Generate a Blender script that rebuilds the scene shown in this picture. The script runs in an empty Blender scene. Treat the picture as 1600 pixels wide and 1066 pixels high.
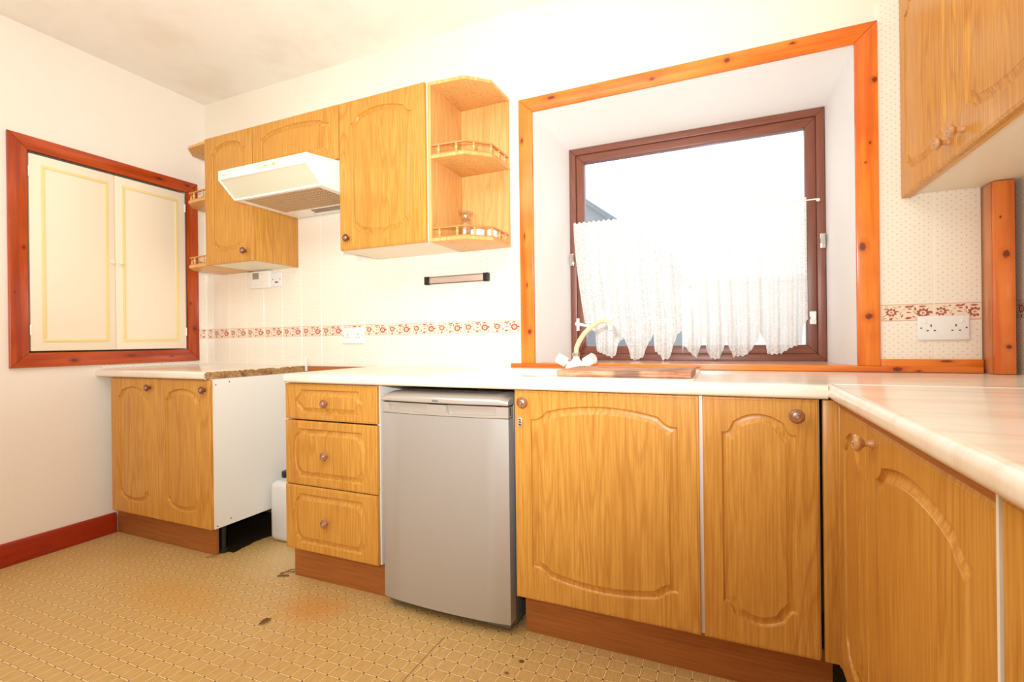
import bpy, bmesh, math, random
from mathutils import Vector, Matrix
from mathutils.geometry import tessellate_polygon
PI = math.pi
rnd = random.Random(7)
SC = bpy.context.scene
COL = SC.collection

# ---------------------------------------------------------------- camera
cam_d = bpy.data.cameras.new('camera')
cam_d.sensor_width = 36.0
cam_d.lens = 764.7 / 1600 * 36
cam_d.clip_start = 0.02
cam = bpy.data.objects.new('camera', cam_d)
COL.objects.link(cam)
_yaw, _pit, _rol = math.radians(23.486), math.radians(-0.059), math.radians(-0.692)
_fw = Vector((-math.sin(_yaw) * math.cos(_pit), math.cos(_yaw) * math.cos(_pit), math.sin(_pit)))
_r0 = Vector((math.cos(_yaw), math.sin(_yaw), 0))
_u0 = _r0.cross(_fw)
_r = _r0 * math.cos(_rol) + _u0 * math.sin(_rol)
_u = -_r0 * math.sin(_rol) + _u0 * math.cos(_rol)
CAMZ = 1.04
cam.matrix_world = Matrix(((_r.x, _u.x, -_fw.x, 0), (_r.y, _u.y, -_fw.y, 0), (_r.z, _u.z, -_fw.z, CAMZ), (0, 0, 0, 1)))
SC.camera = cam

# ---------------------------------------------------------------- light
SC.view_settings.view_transform = 'Standard'
SC.view_settings.look = 'None'
SC.view_settings.gamma = 1.0
SC.view_settings.use_curve_mapping = False
SC.view_settings.exposure = 0.0
world = bpy.data.worlds.new('world')
SC.world = world
world.use_nodes = True
_bg = world.node_tree.nodes['Background']
_bg.inputs['Color'].default_value = (0.93, 0.97, 1.0, 1)
_bg.inputs['Strength'].default_value = 2.3


def light(name, kind, loc, energy, color, target=None, **kw):
    d = bpy.data.lights.new(name, kind)
    d.energy = energy
    d.color = color
    for k, v in kw.items():
        setattr(d, k, v)
    o = bpy.data.objects.new(name, d)
    COL.objects.link(o)
    o.location = loc
    if target is not None:
        o.rotation_euler = (Vector(target) - Vector(loc)).to_track_quat('-Z', 'Y').to_euler()
    return o


light('ceiling_bounce', 'AREA', (-1.25, -0.3, 2.56), 31, (0.90, 0.97, 1.0), (-1.25, -0.2, 0), shape='RECTANGLE', size=2.2, size_y=1.6)
light('flash_on_ceiling', 'SPOT', (-0.6, -0.15, 1.45), 98, (0.87, 0.96, 1.0), (-1.1, 0.65, 2.61), spot_size=math.radians(150), spot_blend=1.0, shadow_soft_size=0.06)
light('flash_direct', 'SPOT', (-0.10, -0.03, 1.17), 172, (0.91, 0.97, 1.0), (-1.35, 2.16, 2.2), spot_size=math.radians(130), spot_blend=1.0, shadow_soft_size=0.03)


# ---------------------------------------------------------------- materials
def lin(c):
    o = []
    for v in c[:3]:
        v = v / 255.0
        o.append(v / 12.92 if v <= 0.04045 else ((v + 0.055) / 1.055) ** 2.4)
    return (o[0], o[1], o[2], 1.0)


class NT:
    def __init__(self, name):
        self.m = bpy.data.materials.new(name)
        self.m.use_nodes = True
        self.t = self.m.node_tree
        self.p = self.t.nodes['Principled BSDF']
        self.out = self.t.nodes['Material Output']

    def n(self, typ, **kw):
        nd = self.t.nodes.new(typ)
        for k, v in kw.items():
            setattr(nd, k, v)
        return nd

    def l(self, a, b):
        self.t.links.new(a, b)

    def val(self, sock, v):
        if hasattr(v, 'is_output') or isinstance(v, bpy.types.NodeSocket):
            self.l(v, sock)
        else:
            sock.default_value = v

    def math(self, op, a, b=0.0, c=0.0, clamp=False):
        nd = self.n('ShaderNodeMath', operation=op, use_clamp=clamp)
        self.val(nd.inputs[0], a)
        self.val(nd.inputs[1], b)
        if len(nd.inputs) > 2:
            self.val(nd.inputs[2], c)
        return nd.outputs[0]

    def mix(self, fac, a, b, blend='MIX'):
        nd = self.n('ShaderNodeMix', data_type='RGBA', blend_type=blend)
        self.val(nd.inputs[0], fac)
        self.val(nd.inputs[6], a)
        self.val(nd.inputs[7], b)
        return nd.outputs[2]

    def coord(self, kind='Object'):
        return self.n('ShaderNodeTexCoord').outputs[kind]

    def pos(self):
        return self.n('ShaderNodeNewGeometry').outputs['Position']

    def mapping(self, vec, scale=(1, 1, 1), loc=(0, 0, 0), rot=(0, 0, 0)):
        nd = self.n('ShaderNodeMapping')
        self.l(vec, nd.inputs[0])
        nd.inputs['Scale'].default_value = scale
        nd.inputs['Location'].default_value = loc
        nd.inputs['Rotation'].default_value = rot
        return nd.outputs[0]

    def noise(self, vec, scale, detail=3, rough=0.5, dist=0.0):
        nd = self.n('ShaderNodeTexNoise')
        self.l(vec, nd.inputs['Vector'])
        nd.inputs['Scale'].default_value = scale
        nd.inputs['Detail'].default_value = detail
        nd.inputs['Roughness'].default_value = rough
        nd.inputs['Distortion'].default_value = dist
        return nd.outputs['Fac']

    def ramp(self, fac, lo, hi, a=0.0, b=1.0):
        nd = self.n('ShaderNodeMapRange')
        nd.interpolation_type = 'SMOOTHSTEP'
        self.l(fac, nd.inputs['Value'])
        nd.inputs['From Min'].default_value = lo
        nd.inputs['From Max'].default_value = hi
        nd.inputs['To Min'].default_value = a
        nd.inputs['To Max'].default_value = b
        return nd.outputs[0]

    def bump(self, h, strength=0.3, dist=0.002):
        nd = self.n('ShaderNodeBump')
        self.l(h, nd.inputs['Height'])
        nd.inputs['Strength'].default_value = strength
        nd.inputs['Distance'].default_value = dist
        self.l(nd.outputs[0], self.p.inputs['Normal'])

    def sep(self, vec):
        nd = self.n('ShaderNodeSeparateXYZ')
        self.l(vec, nd.inputs[0])
        return nd.outputs


def plain(name, rgb, rough=0.5, metal=0.0, spec=0.5, trans=0.0, emit=None):
    q = NT(name)
    q.p.inputs['Base Color'].default_value = lin(rgb)
    q.p.inputs['Roughness'].default_value = rough
    q.p.inputs['Metallic'].default_value = metal
    q.p.inputs['Specular IOR Level'].default_value = spec
    q.p.inputs['Transmission Weight'].default_value = trans
    nz = q.noise(q.coord(), 9.0, 2)
    q.l(q.ramp(nz, 0.3, 0.7, max(0.02, rough - 0.04), min(1, rough + 0.06)), q.p.inputs['Roughness'])
    return q.m


def wood(name, light_c, dark_c, axis='Z', rough=0.35, wave=9.0, contrast=1.0, spec=0.4):
    q = NT(name)
    oi = q.n('ShaderNodeObjectInfo').outputs['Random']
    cmb = q.n('ShaderNodeCombineXYZ')
    q.l(q.math('MULTIPLY', oi, 7.0), cmb.inputs[0])
    q.l(q.math('MULTIPLY', oi, 3.0), cmb.inputs[2])
    add = q.n('ShaderNodeVectorMath', operation='ADD')
    q.l(q.coord(), add.inputs[0])
    q.l(cmb.outputs[0], add.inputs[1])
    v = add.outputs[0]
    st = {'X': (0.05, 1, 1), 'Y': (1, 0.05, 1), 'Z': (1, 1, 0.05)}[axis]
    st2 = {'X': (0.09, 1, 1), 'Y': (1, 0.09, 1), 'Z': (1, 1, 0.09)}[axis]
    st3 = {'X': (0.03, 1, 1), 'Y': (1, 0.03, 1), 'Z': (1, 1, 0.03)}[axis]
    fine = q.noise(q.mapping(v, st3), 150, 5, 0.65)
    pore = q.noise(q.mapping(v, st3), 420, 2, 0.5)
    # long cathedral figure: iso-lines of a stretched low-frequency noise
    big = q.noise(q.mapping(v, st2), wave, 1.5, 0.4)
    lines = q.math('FRACT', q.math('MULTIPLY', big, 14.0))
    figure = q.math('ABSOLUTE', q.math('SUBTRACT', lines, 0.5))
    mask = q.ramp(q.noise(q.mapping(v, st3), 7.0, 1), 0.40, 0.56)
    fig = q.math('MULTIPLY', q.ramp(figure, 0.26, 0.5), q.math('ADD', q.math('MULTIPLY', mask, 0.85), 0.15))
    tone = q.noise(q.mapping(v, st2), 3.0, 2)
    c = q.mix(q.math('MULTIPLY', q.ramp(fine, 0.36, 0.66), 0.70 * contrast), lin(light_c), lin(dark_c))
    c = q.mix(q.math('MULTIPLY', fig, 0.48 * contrast), c, lin([x * 0.95 for x in dark_c]))
    c = q.mix(q.math('MULTIPLY', q.ramp(pore, 0.60, 0.72), 0.30 * contrast), c, lin([x * 0.75 for x in dark_c]))
    c = q.mix(q.math('MULTIPLY', q.ramp(tone, 0.35, 0.7), 0.22), c, lin(dark_c))
    q.l(c, q.p.inputs['Base Color'])
    q.p.inputs['Roughness'].default_value = rough
    q.p.inputs['Specular IOR Level'].default_value = spec
    q.bump(fine, 0.06, 0.001)
    return q.m


def pine(name, light_c, dark_c, axis, knots=(), rough=0.22):
    """varnished softwood with long soft streaks; knots = (x, y, z, r_along, r_across) in world metres"""
    q = NT(name)
    v = q.pos()
    st = {'X': (0.06, 1, 1), 'Y': (1, 0.06, 1), 'Z': (1, 1, 0.06)}[axis]
    big = q.noise(q.mapping(v, st), 26, 2, 0.5)
    fine = q.noise(q.mapping(v, st), 150, 3, 0.6)
    blot = q.noise(v, 6, 2)
    c = q.mix(q.math('MULTIPLY', q.ramp(big, 0.38, 0.66), 0.75), lin(light_c), lin(dark_c))
    c = q.mix(q.math('MULTIPLY', q.ramp(fine, 0.45, 0.75), 0.35), c, lin(dark_c))
    c = q.mix(q.math('MULTIPLY', q.ramp(blot, 0.4, 0.7), 0.35), c, lin(dark_c))
    wob = q.noise(v, 90, 2)
    for (kx, ky, kz, ra, rc) in knots:
        sub = q.n('ShaderNodeVectorMath', operation='SUBTRACT')
        q.l(v, sub.inputs[0])
        sub.inputs[1].default_value = (kx, ky, kz)
        s = [1 / rc, 1 / rc, 1 / rc]
        s['XYZ'.index(axis)] = 1 / ra
        ml = q.n('ShaderNodeVectorMath', operation='MULTIPLY')
        q.l(sub.outputs[0], ml.inputs[0])
        ml.inputs[1].default_value = s
        ln = q.n('ShaderNodeVectorMath', operation='LENGTH')
        q.l(ml.outputs[0], ln.inputs[0])
        d = q.math('ADD', ln.outputs['Value'], q.math('MULTIPLY', q.math('SUBTRACT', wob, 0.5), 0.9))
        c = q.mix(q.ramp(d, 2.6, 0.9, 0, 0.55), c, lin(dark_c))
        c = q.mix(q.ramp(d, 1.15, 0.55, 0, 0.85), c, lin((92, 40, 22)))
    q.l(c, q.p.inputs['Base Color'])
    q.p.inputs['Roughness'].default_value = rough
    q.bump(fine, 0.05, 0.001)
    return q.m


OAK_L, OAK_D = (222, 163, 76), (188, 122, 44)
M = {}
M['oak'] = wood('oak_foil', OAK_L, OAK_D)
M['oak_x'] = wood('oak_edge_horizontal', (236, 178, 98), (204, 140, 62), axis='X', wave=6)
M['oak_pale'] = wood('oak_shelf_veneer', (240, 190, 120), (214, 150, 78), contrast=0.9)
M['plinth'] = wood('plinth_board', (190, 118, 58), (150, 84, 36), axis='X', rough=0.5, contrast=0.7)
M['melamine'] = plain('white_melamine', (244, 240, 233), 0.35)
M['cream_board'] = plain('cream_underside', (246, 234, 212), 0.45)
M['white_plastic'] = plain('white_plastic', (250, 247, 240), 0.3)
M['dark'] = plain('dark_gap', (28, 22, 18), 0.8)
M['black_plastic'] = plain('black_plastic', (30, 32, 30), 0.35)
M['chrome'] = plain('chrome', (215, 210, 200), 0.18, 1.0)
M['brass'] = plain('antique_brass', (190, 165, 150), 0.3, 0.9)
M['knob'] = wood('knob_wood', (178, 118, 78), (128, 72, 42), rough=0.22, contrast=0.8)
M['knob_dark'] = wood('knob_dark_wood', (128, 66, 38), (92, 42, 24), rough=0.2, contrast=0.6)
M['knob_pale'] = wood('knob_pale_wood', (222, 165, 110), (180, 118, 70), rough=0.2, contrast=0.8)
M['spindle'] = plain('turned_beech', (238, 182, 112), 0.3)
M['rail'] = plain('beech_rail', (212, 138, 74), 0.3)


def chip_mat():
    q = NT('raw_chipboard')
    v = q.coord()
    a = q.noise(v, 160, 4, 0.7)
    b = q.noise(v, 22, 3)
    c = q.mix(q.ramp(a, 0.35, 0.65), lin((205, 165, 110)), lin((138, 92, 50)))
    c = q.mix(q.ramp(b, 0.5, 0.75), c, lin((112, 62, 32)))
    q.l(c, q.p.inputs['Base Color'])
    q.p.inputs['Roughness'].default_value = 0.9
    q.bump(a, 0.8, 0.003)
    return q.m


M['chip'] = chip_mat()


def wall_mat(name, rgb, bump_scale=110, strength=0.35):
    q = NT(name)
    v = q.pos()
    n1 = q.noise(q.mapping(v, (1, 1, 0.45)), bump_scale, 4, 0.6)
    n2 = q.noise(v, 1.3, 3)
    c = q.mix(q.ramp(n2, 0.35, 0.75, 0, 0.22), lin(rgb), lin((rgb[0] - 12, rgb[1] - 18, rgb[2] - 28)))
    q.l(c, q.p.inputs['Base Color'])
    q.p.inputs['Roughness'].default_value = 0.75
    q.p.inputs['Specular IOR Level'].default_value = 0.2
    q.bump(n1, strength, 0.002)
    return q.m


M['wall'] = wall_mat('cream_wall_paint', (250, 239, 226))
M['wall_back'] = wall_mat('cream_back_wall_paint', (250, 239, 222))
M['reveal'] = wall_mat('white_reveal_plaster', (238, 234, 230), 22, 0.25)


def ceiling_mat():
    q = NT('stained_ceiling_paint')
    v = q.pos()
    n1 = q.noise(v, 2.6, 5, 0.6)
    n2 = q.noise(q.mapping(v, (1, 1, 1), (3.3, 1.7, 0)), 1.1, 3)
    n3 = q.noise(q.mapping(v, (0.35, 1, 1), rot=(0, 0, 0.5)), 70, 4, 0.6)
    c = q.mix(q.ramp(n1, 0.42, 0.7, 0, 0.55), lin((252, 246, 236)), lin((240, 228, 212)))
    # the yellow damp stain above the cooker hood
    sub = q.n('ShaderNodeVectorMath', operation='SUBTRACT')
    q.l(v, sub.inputs[0])
    sub.inputs[1].default_value = (-1.62, 1.20, 2.6)
    ml = q.n('ShaderNodeVectorMath', operation='MULTIPLY')
    q.l(sub.outputs[0], ml.inputs[0])
    ml.inputs[1].default_value = (1 / 0.42, 1 / 0.34, 0)
    ln = q.n('ShaderNodeVectorMath', operation='LENGTH')
    q.l(ml.outputs[0], ln.inputs[0])
    d = q.math('ADD', ln.outputs['Value'], q.math('MULTIPLY', q.math('SUBTRACT', n1, 0.5), 2.2))
    c = q.mix(q.ramp(d, 1.1, 0.2, 0, 0.65), c, lin((240, 198, 140)))
    c = q.mix(q.ramp(n2, 0.5, 0.72, 0, 0.4), c, lin((232, 224, 208)))
    q.l(c, q.p.inputs['Base Color'])
    q.p.inputs['Roughness'].default_value = 0.8
    q.p.inputs['Specular IOR Level'].default_value = 0.2
    q.bump(n3, 0.25, 0.003)
    return q.m


M['ceiling'] = ceiling_mat()


def floor_mat():
    q = NT('patterned_vinyl')
    v = q.pos()
    s = q.sep(v)
    P = 0.05
    PY = 0.0515

    def cell(x, p, off):
        f = q.math('FRACT', q.math('ADD', q.math('DIVIDE', q.math('SUBTRACT', x, off), p), 100.5))
        return q.math('MULTIPLY', q.math('ABSOLUTE', q.math('SUBTRACT', f, 0.5)), p)   # metres from nearest line

    dx = cell(s[0], P, -0.902)
    dy = cell(s[1], PY, 1.477)
    n1 = q.noise(v, 3.0, 4, 0.6)
    n2 = q.noise(v, 240, 3, 0.7)
    rib = q.noise(q.mapping(v, (1, 0.07, 1)), 420, 3, 0.6)
    base = q.mix(q.ramp(rib, 0.36, 0.64), lin((214, 176, 114)), lin((196, 152, 88)))
    base = q.mix(q.ramp(n2, 0.5, 0.75, 0, 0.25), base, lin((190, 148, 88)))
    pale = lin((244, 216, 160))
    brown = lin((150, 96, 44))
    dark = lin((104, 62, 30))

    def band(d, lo, hi):
        return q.math('MULTIPLY', q.ramp(d, lo - 0.0004, lo + 0.0004), q.ramp(d, hi + 0.0004, hi - 0.0004))
    # lines along x (at constant y) and along y (at constant x): pale core between two thin brown lines
    c = q.mix(q.math('MULTIPLY', band(dy, 0.0017, 0.0030), 0.8), base, brown)
    c = q.mix(q.ramp(dy, 0.0022, 0.0013), c, pale)
    c = q.mix(q.math('MULTIPLY', band(dx, 0.0014, 0.0024), 0.75), c, brown)
    c = q.mix(q.ramp(dx, 0.0018, 0.0010), c, pale)
    dot = q.math('MULTIPLY', q.ramp(dx, 0.0036, 0.0028), q.ramp(dy, 0.0036, 0.0028))
    c = q.mix(dot, c, dark)
    # wear, worn orange patches, small burns and the sheet joint
    c = q.mix(q.ramp(n1, 0.48, 0.72, 0, 0.30), c, lin((194, 146, 80)))

    def spot(x, y, rx, ry, col, amt, soft=0.6, wob=0.8):
        nonlocal c
        sub = q.n('ShaderNodeVectorMath', operation='SUBTRACT')
        q.l(v, sub.inputs[0])
        sub.inputs[1].default_value = (x, y, 0)
        ml = q.n('ShaderNodeVectorMath', operation='MULTIPLY')
        q.l(sub.outputs[0], ml.inputs[0])
        ml.inputs[1].default_value = (1 / rx, 1 / ry, 0)
        ln = q.n('ShaderNodeVectorMath', operation='LENGTH')
        q.l(ml.outputs[0], ln.inputs[0])
        d = q.math('ADD', ln.outputs['Value'], q.math('MULTIPLY', q.math('SUBTRACT', q.noise(v, 0.9 / max(rx, ry), 4, 0.6), 0.5), wob))
        c = q.mix(q.ramp(d, 1.0 + soft * 0.5, 1.0 - soft, 0, amt), c, lin(col))
    spot(-1.50, 1.44, 0.14, 0.11, (206, 136, 56), 0.55, 0.8)
    spot(-2.05, 1.30, 0.30, 0.12, (206, 146, 70), 0.4, 0.9)
    spot(-1.95, 1.75, 0.22, 0.20, (232, 200, 150), 0.6, 0.9)
    spot(-0.614, 1.460, 0.010, 0.008, (84, 44, 16), 0.9, 0.4)
    spot(-0.636, 1.391, 0.009, 0.007, (120, 70, 26), 0.9, 0.4)
    spot(-0.650, 1.470, 0.004, 0.004, (110, 64, 26), 0.8, 0.4)
    spot(-0.585, 1.350, 0.010, 0.006, (120, 74, 30), 0.6, 0.4)
    seam_x = q.math('ABSOLUTE', q.math('SUBTRACT', q.math('ADD', s[0], q.math('MULTIPLY', q.math('SUBTRACT', q.noise(v, 14, 2), 0.5), 0.006)), -0.9155))
    seam = q.math('MULTIPLY', q.ramp(seam_x, 0.0022, 0.0008), q.math('LESS_THAN', s[1], 1.478))
    c = q.mix(q.math('MULTIPLY', seam, 0.85), c, lin((84, 58, 34)))
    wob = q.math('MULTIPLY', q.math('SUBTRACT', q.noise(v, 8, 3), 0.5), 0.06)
    bare = q.math('MULTIPLY', q.math('GREATER_THAN', q.math('ADD', s[1], wob), 1.665), q.math('LESS_THAN', q.math('ADD', s[0], wob), -2.262))  # bare floor past the vinyl edge; under-cabinet shade painted into its dark colour
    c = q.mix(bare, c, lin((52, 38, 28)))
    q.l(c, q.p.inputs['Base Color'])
    q.p.inputs['Roughness'].default_value = 0.42
    q.p.inputs['Specular IOR Level'].default_value = 0.35
    q.bump(rib, 0.1, 0.001)
    return q.m


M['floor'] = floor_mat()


def tile_mat():
    q = NT('speckled_cream_tile')
    v = q.coord()
    s = q.sep(v)
    px, rz = 0.0258, 0.01075
    # quincunx of small dots
    row = q.math('FLOOR', q.math('DIVIDE', s[2], rz))
    odd = q.math('MULTIPLY', q.math('FLOORED_MODULO', row, 2.0), 0.5)
    fx = q.math('MULTIPLY', q.math('SUBTRACT', q.math('FRACT', q.math('ADD', q.math('ADD', q.math('DIVIDE', s[0], px), odd), 50.0)), 0.5), px)
    fz = q.math('MULTIPLY', q.math('SUBTRACT', q.math('FRACT', q.math('DIVIDE', s[2], rz)), 0.5), rz)
    d = q.math('SQRT', q.math('ADD', q.math('MULTIPLY', fx, fx), q.math('MULTIPLY', fz, fz)))
    nz = q.noise(q.pos(), 60, 2)
    dd = q.math('ADD', d, q.math('MULTIPLY', q.math('SUBTRACT', nz, 0.5), 0.002))
    c = q.mix(q.ramp(dd, 0.0027, 0.0015, 0, 0.9), lin((254, 244, 228)), lin((222, 196, 164)))
    q.l(c, q.p.inputs['Base Color'])
    q.p.inputs['Roughness'].default_value = 0.14
    q.p.inputs['Specular IOR Level'].default_value = 0.45
    return q.m


M['tile'] = tile_mat()
M['band_tile'] = plain('border_tile_glaze', (252, 232, 208), 0.18)
M['band_red'] = plain('border_red_print', (192, 96, 82), 0.2)
M['band_green'] = plain('border_green_print', (176, 160, 128), 0.2)
M['grout'] = plain('pale_grout', (255, 246, 230), 0.6)


def worktop_mat():
    q = NT('cream_marbled_laminate')
    v = q.pos()
    n = q.noise(q.mapping(v, (0.35, 1.6, 1)), 9, 5, 0.62, 0.6)
    n2 = q.noise(v, 2.0, 3)
    c = q.mix(q.ramp(n, 0.42, 0.68, 0, 0.7), lin((250, 240, 224)), lin((238, 214, 188)))
    c = q.mix(q.ramp(n2, 0.45, 0.7, 0, 0.3), c, lin((240, 222, 200)))
    q.l(c, q.p.inputs['Base Color'])
    q.p.inputs['Roughness'].default_value = 0.2
    q.p.inputs['Specular IOR Level'].default_value = 0.5
    return q.m


M['worktop'] = worktop_mat()
M['enamel'] = plain('white_sink_enamel', (250, 245, 234), 0.12)


def steel_mat():
    q = NT('silver_fridge_paint')
    v = q.coord()
    n = q.noise(v, 900, 2, 0.7)
    c = q.mix(q.ramp(n, 0.3, 0.7), lin((184, 178, 172)), lin((192, 186, 180)))
    q.l(c, q.p.inputs['Base Color'])
    q.p.inputs['Metallic'].default_value = 0.35
    q.p.inputs['Roughness'].default_value = 0.42
    return q.m


M['silver'] = steel_mat()
M['silver_gloss'] = plain('silver_gloss_trim', (206, 196, 186), 0.16, 0.4)
M['silver_dark'] = plain('grey_fridge_side', (112, 116, 120), 0.4, 0.2)
M['frame_brown'] = wood('brown_stained_frame', (140, 82, 62), (104, 58, 44), rough=0.35, contrast=0.7)
M['frame_brown_x'] = wood('brown_stained_rail', (140, 82, 62), (104, 58, 44), axis='X', rough=0.35, contrast=0.7)
M['red_paint'] = wood('red_stained_skirting', (172, 52, 22), (134, 32, 10), axis='Y', rough=0.3, contrast=0.6)
M['cupboard_paint'] = plain('cream_cupboard_paint', (252, 238, 214), 0.4)
M['cupboard_gold'] = plain('yellow_moulding_paint', (250, 226, 160), 0.4)


def glass_mat(name, fac=0.06, tint=(1, 1, 1, 1)):
    q = NT(name)
    q.t.nodes.remove(q.p)
    tr = q.n('ShaderNodeBsdfTransparent')
    tr.inputs[0].default_value = tint
    gl = q.n('ShaderNodeBsdfGlossy')
    gl.inputs['Roughness'].default_value = 0.02
    mx = q.n('ShaderNodeMixShader')
    mx.inputs[0].default_value = fac
    q.l(tr.outputs[0], mx.inputs[1])
    q.l(gl.outputs[0], mx.inputs[2])
    q.l(mx.outputs[0], q.out.inputs[0])
    return q.m


M['pane'] = glass_mat('window_glass', 0.04, (0.96, 0.98, 1.0, 1))
M['jar_glass'] = glass_mat('jar_glass', 0.22, (0.93, 0.90, 0.86, 1))


def lace_mat():
    q = NT('white_lace')
    q.t.nodes.remove(q.p)
    v = q.coord('UV')
    s = q.sep(v)
    net = q.n('ShaderNodeTexVoronoi', feature='DISTANCE_TO_EDGE')
    q.l(v, net.inputs['Vector'])
    net.inputs['Scale'].default_value = 190
    hole = q.ramp(net.outputs['Distance'], 0.10, 0.28)
    flo = q.noise(v, 13, 3, 0.6, 1.2)
    flower = q.ramp(q.math('ABSOLUTE', q.math('SUBTRACT', flo, 0.52)), 0.045, 0.015)
    border = q.ramp(s[1], 0.40, 0.18)
    dense = q.math('MAXIMUM', q.math('MULTIPLY', flower, border), q.math('MULTIPLY', q.ramp(q.noise(q.mapping(v, (1, 0.02, 1)), 30, 2), 0.5, 0.7), 0.35))
    open_ = q.math('MULTIPLY', hole, q.math('SUBTRACT', 0.5, q.math('MULTIPLY', dense, 0.45)), clamp=True)
    df = q.n('ShaderNodeBsdfDiffuse')
    df.inputs[0].default_value = lin((234, 232, 228))
    tl = q.n('ShaderNodeBsdfTranslucent')
    tl.inputs[0].default_value = lin((246, 246, 246))
    m1 = q.n('ShaderNodeMixShader')
    m1.inputs[0].default_value = 0.22
    q.l(df.outputs[0], m1.inputs[1])
    q.l(tl.outputs[0], m1.inputs[2])
    tr = q.n('ShaderNodeBsdfTransparent')
    m2 = q.n('ShaderNodeMixShader')
    q.l(open_, m2.inputs[0])
    q.l(m1.outputs[0], m2.inputs[1])
    q.l(tr.outputs[0], m2.inputs[2])
    q.l(m2.outputs[0], q.out.inputs[0])
    return q.m


M['lace'] = lace_mat()


def board_mat():
    q = NT('old_chopping_board_wood')
    v = q.coord()
    a = q.noise(q.mapping(v, (0.07, 1, 1)), 120, 4, 0.6)
    b = q.noise(v, 9, 4)
    c = q.mix(q.ramp(a, 0.35, 0.65), lin((224, 170, 132)), lin((176, 108, 72)))
    c = q.mix(q.ramp(b, 0.55, 0.7, 0, 0.6), c, lin((116, 66, 42)))
    # scorch mark in the middle of the front edge
    s = q.sep(v)
    dx = q.math('ABSOLUTE', q.math('DIVIDE', q.math('SUBTRACT', s[0], 0.02), 0.045))
    c = q.mix(q.math('MULTIPLY', q.ramp(dx, 1.2, 0.7), q.ramp(s[1], -0.10, -0.13, 0, 0.6)), c, lin((70, 56, 48)))
    q.l(c, q.p.inputs['Base Color'])
    q.p.inputs['Roughness'].default_value = 0.6
    q.bump(a, 0.5, 0.002)
    return q.m


M['board'] = board_mat()


# ---------------------------------------------------------------- mesh helpers
def add_box(bm, x0, x1, y0, y1, z0, z1, bev=0.0, seg=2, mi=0):
    if x0 > x1: x0, x1 = x1, x0
    if y0 > y1: y0, y1 = y1, y0
    if z0 > z1: z0, z1 = z1, z0
    vs = [bm.verts.new(p) for p in ((x0, y0, z0), (x1, y0, z0), (x1, y1, z0), (x0, y1, z0),
                                    (x0, y0, z1), (x1, y0, z1), (x1, y1, z1), (x0, y1, z1))]
    fs = []
    for q in ((0, 3, 2, 1), (4, 5, 6, 7), (0, 1, 5, 4), (1, 2, 6, 5), (2, 3, 7, 6), (3, 0, 4, 7)):
        f = bm.faces.new([vs[i] for i in q])
        f.material_index = mi
        fs.append(f)
    if bev > 0:
        es = list({e for f in fs for e in f.edges})
        r = bmesh.ops.bevel(bm, geom=es, offset=bev, segments=seg, affect='EDGES', profile=0.5)
        for f in r['faces']:
            f.material_index = mi
    return vs


def add_prism(bm, poly, axis, a0, a1, mi=0, bev=0.0):
    """extrude a 2-D polygon: axis X -> poly (y,z); Y -> (x,z); Z -> (x,y)"""
    def P(p, a):
        return {'X': (a, p[0], p[1]), 'Y': (p[0], a, p[1]), 'Z': (p[0], p[1], a)}[axis]
    A = [bm.verts.new(P(p, a0)) for p in poly]
    B = [bm.verts.new(P(p, a1)) for p in poly]
    n = len(poly)
    fs = [bm.faces.new(A), bm.faces.new(list(reversed(B)))]
    for i in range(n):
        fs.append(bm.faces.new([A[i], B[i], B[(i + 1) % n], A[(i + 1) % n]]))
    for f in fs:
        f.material_index = mi
    if bev > 0:
        es = list({e for f in fs[:2] for e in f.edges})
        bmesh.ops.bevel(bm, geom=es, offset=bev, segments=2, affect='EDGES', profile=0.5)


def add_lathe(bm, prof, c, axis='Z', seg=20, mi=0, mis=None):
    """prof = [(r, h)...] round the axis through c"""
    rings = []
    for (r, h) in prof:
        ring = []
        for k in range(seg):
            a = 2 * PI * k / seg
            u, w = r * math.cos(a), r * math.sin(a)
            p = {'Z': (u, w, h), 'Y': (u, h, w), 'X': (h, u, w)}[axis]
            ring.append(bm.verts.new((c[0] + p[0], c[1] + p[1], c[2] + p[2])))
        rings.append(ring)
    for i in range(len(rings) - 1):
        for k in range(seg):
            f = bm.faces.new([rings[i][k], rings[i][(k + 1) % seg], rings[i + 1][(k + 1) % seg], rings[i + 1][k]])
            f.material_index = mis[i] if mis else mi
    for rg, m_ in ((rings[0], mis[0] if mis else mi), (rings[-1], mis[-1] if mis else mi)):
        f = bm.faces.new(rg)
        f.material_index = m_


def add_tube(bm, pts, rad, seg=10, mi=0):
    pts = [Vector(p) for p in pts]
    rads = rad if isinstance(rad, (list, tuple)) else [rad] * len(pts)
    up = Vector((0, 0, 1))
    rings = []
    t0 = (pts[1] - pts[0]).normalized()
    if abs(t0.dot(up)) > 0.95:
        up = Vector((0, 1, 0))
    nrm = (up - t0 * up.dot(t0)).normalized()
    for i, p in enumerate(pts):
        if i == 0: t = pts[1] - pts[0]
        elif i == len(pts) - 1: t = pts[-1] - pts[-2]
        else: t = pts[i + 1] - pts[i - 1]
        t.normalize()
        nrm = (nrm - t * nrm.dot(t)).normalized()
        b = t.cross(nrm)
        rings.append([bm.verts.new(p + (nrm * math.cos(2 * PI * k / seg) + b * math.sin(2 * PI * k / seg)) * rads[i]) for k in range(seg)])
    for i in range(len(rings) - 1):
        for k in range(seg):
            f = bm.faces.new([rings[i][k], rings[i][(k + 1) % seg], rings[i + 1][(k + 1) % seg], rings[i + 1][k]])
            f.material_index = mi
    for rg in (rings[0], rings[-1]):
        bm.faces.new(rg).material_index = mi


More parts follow.
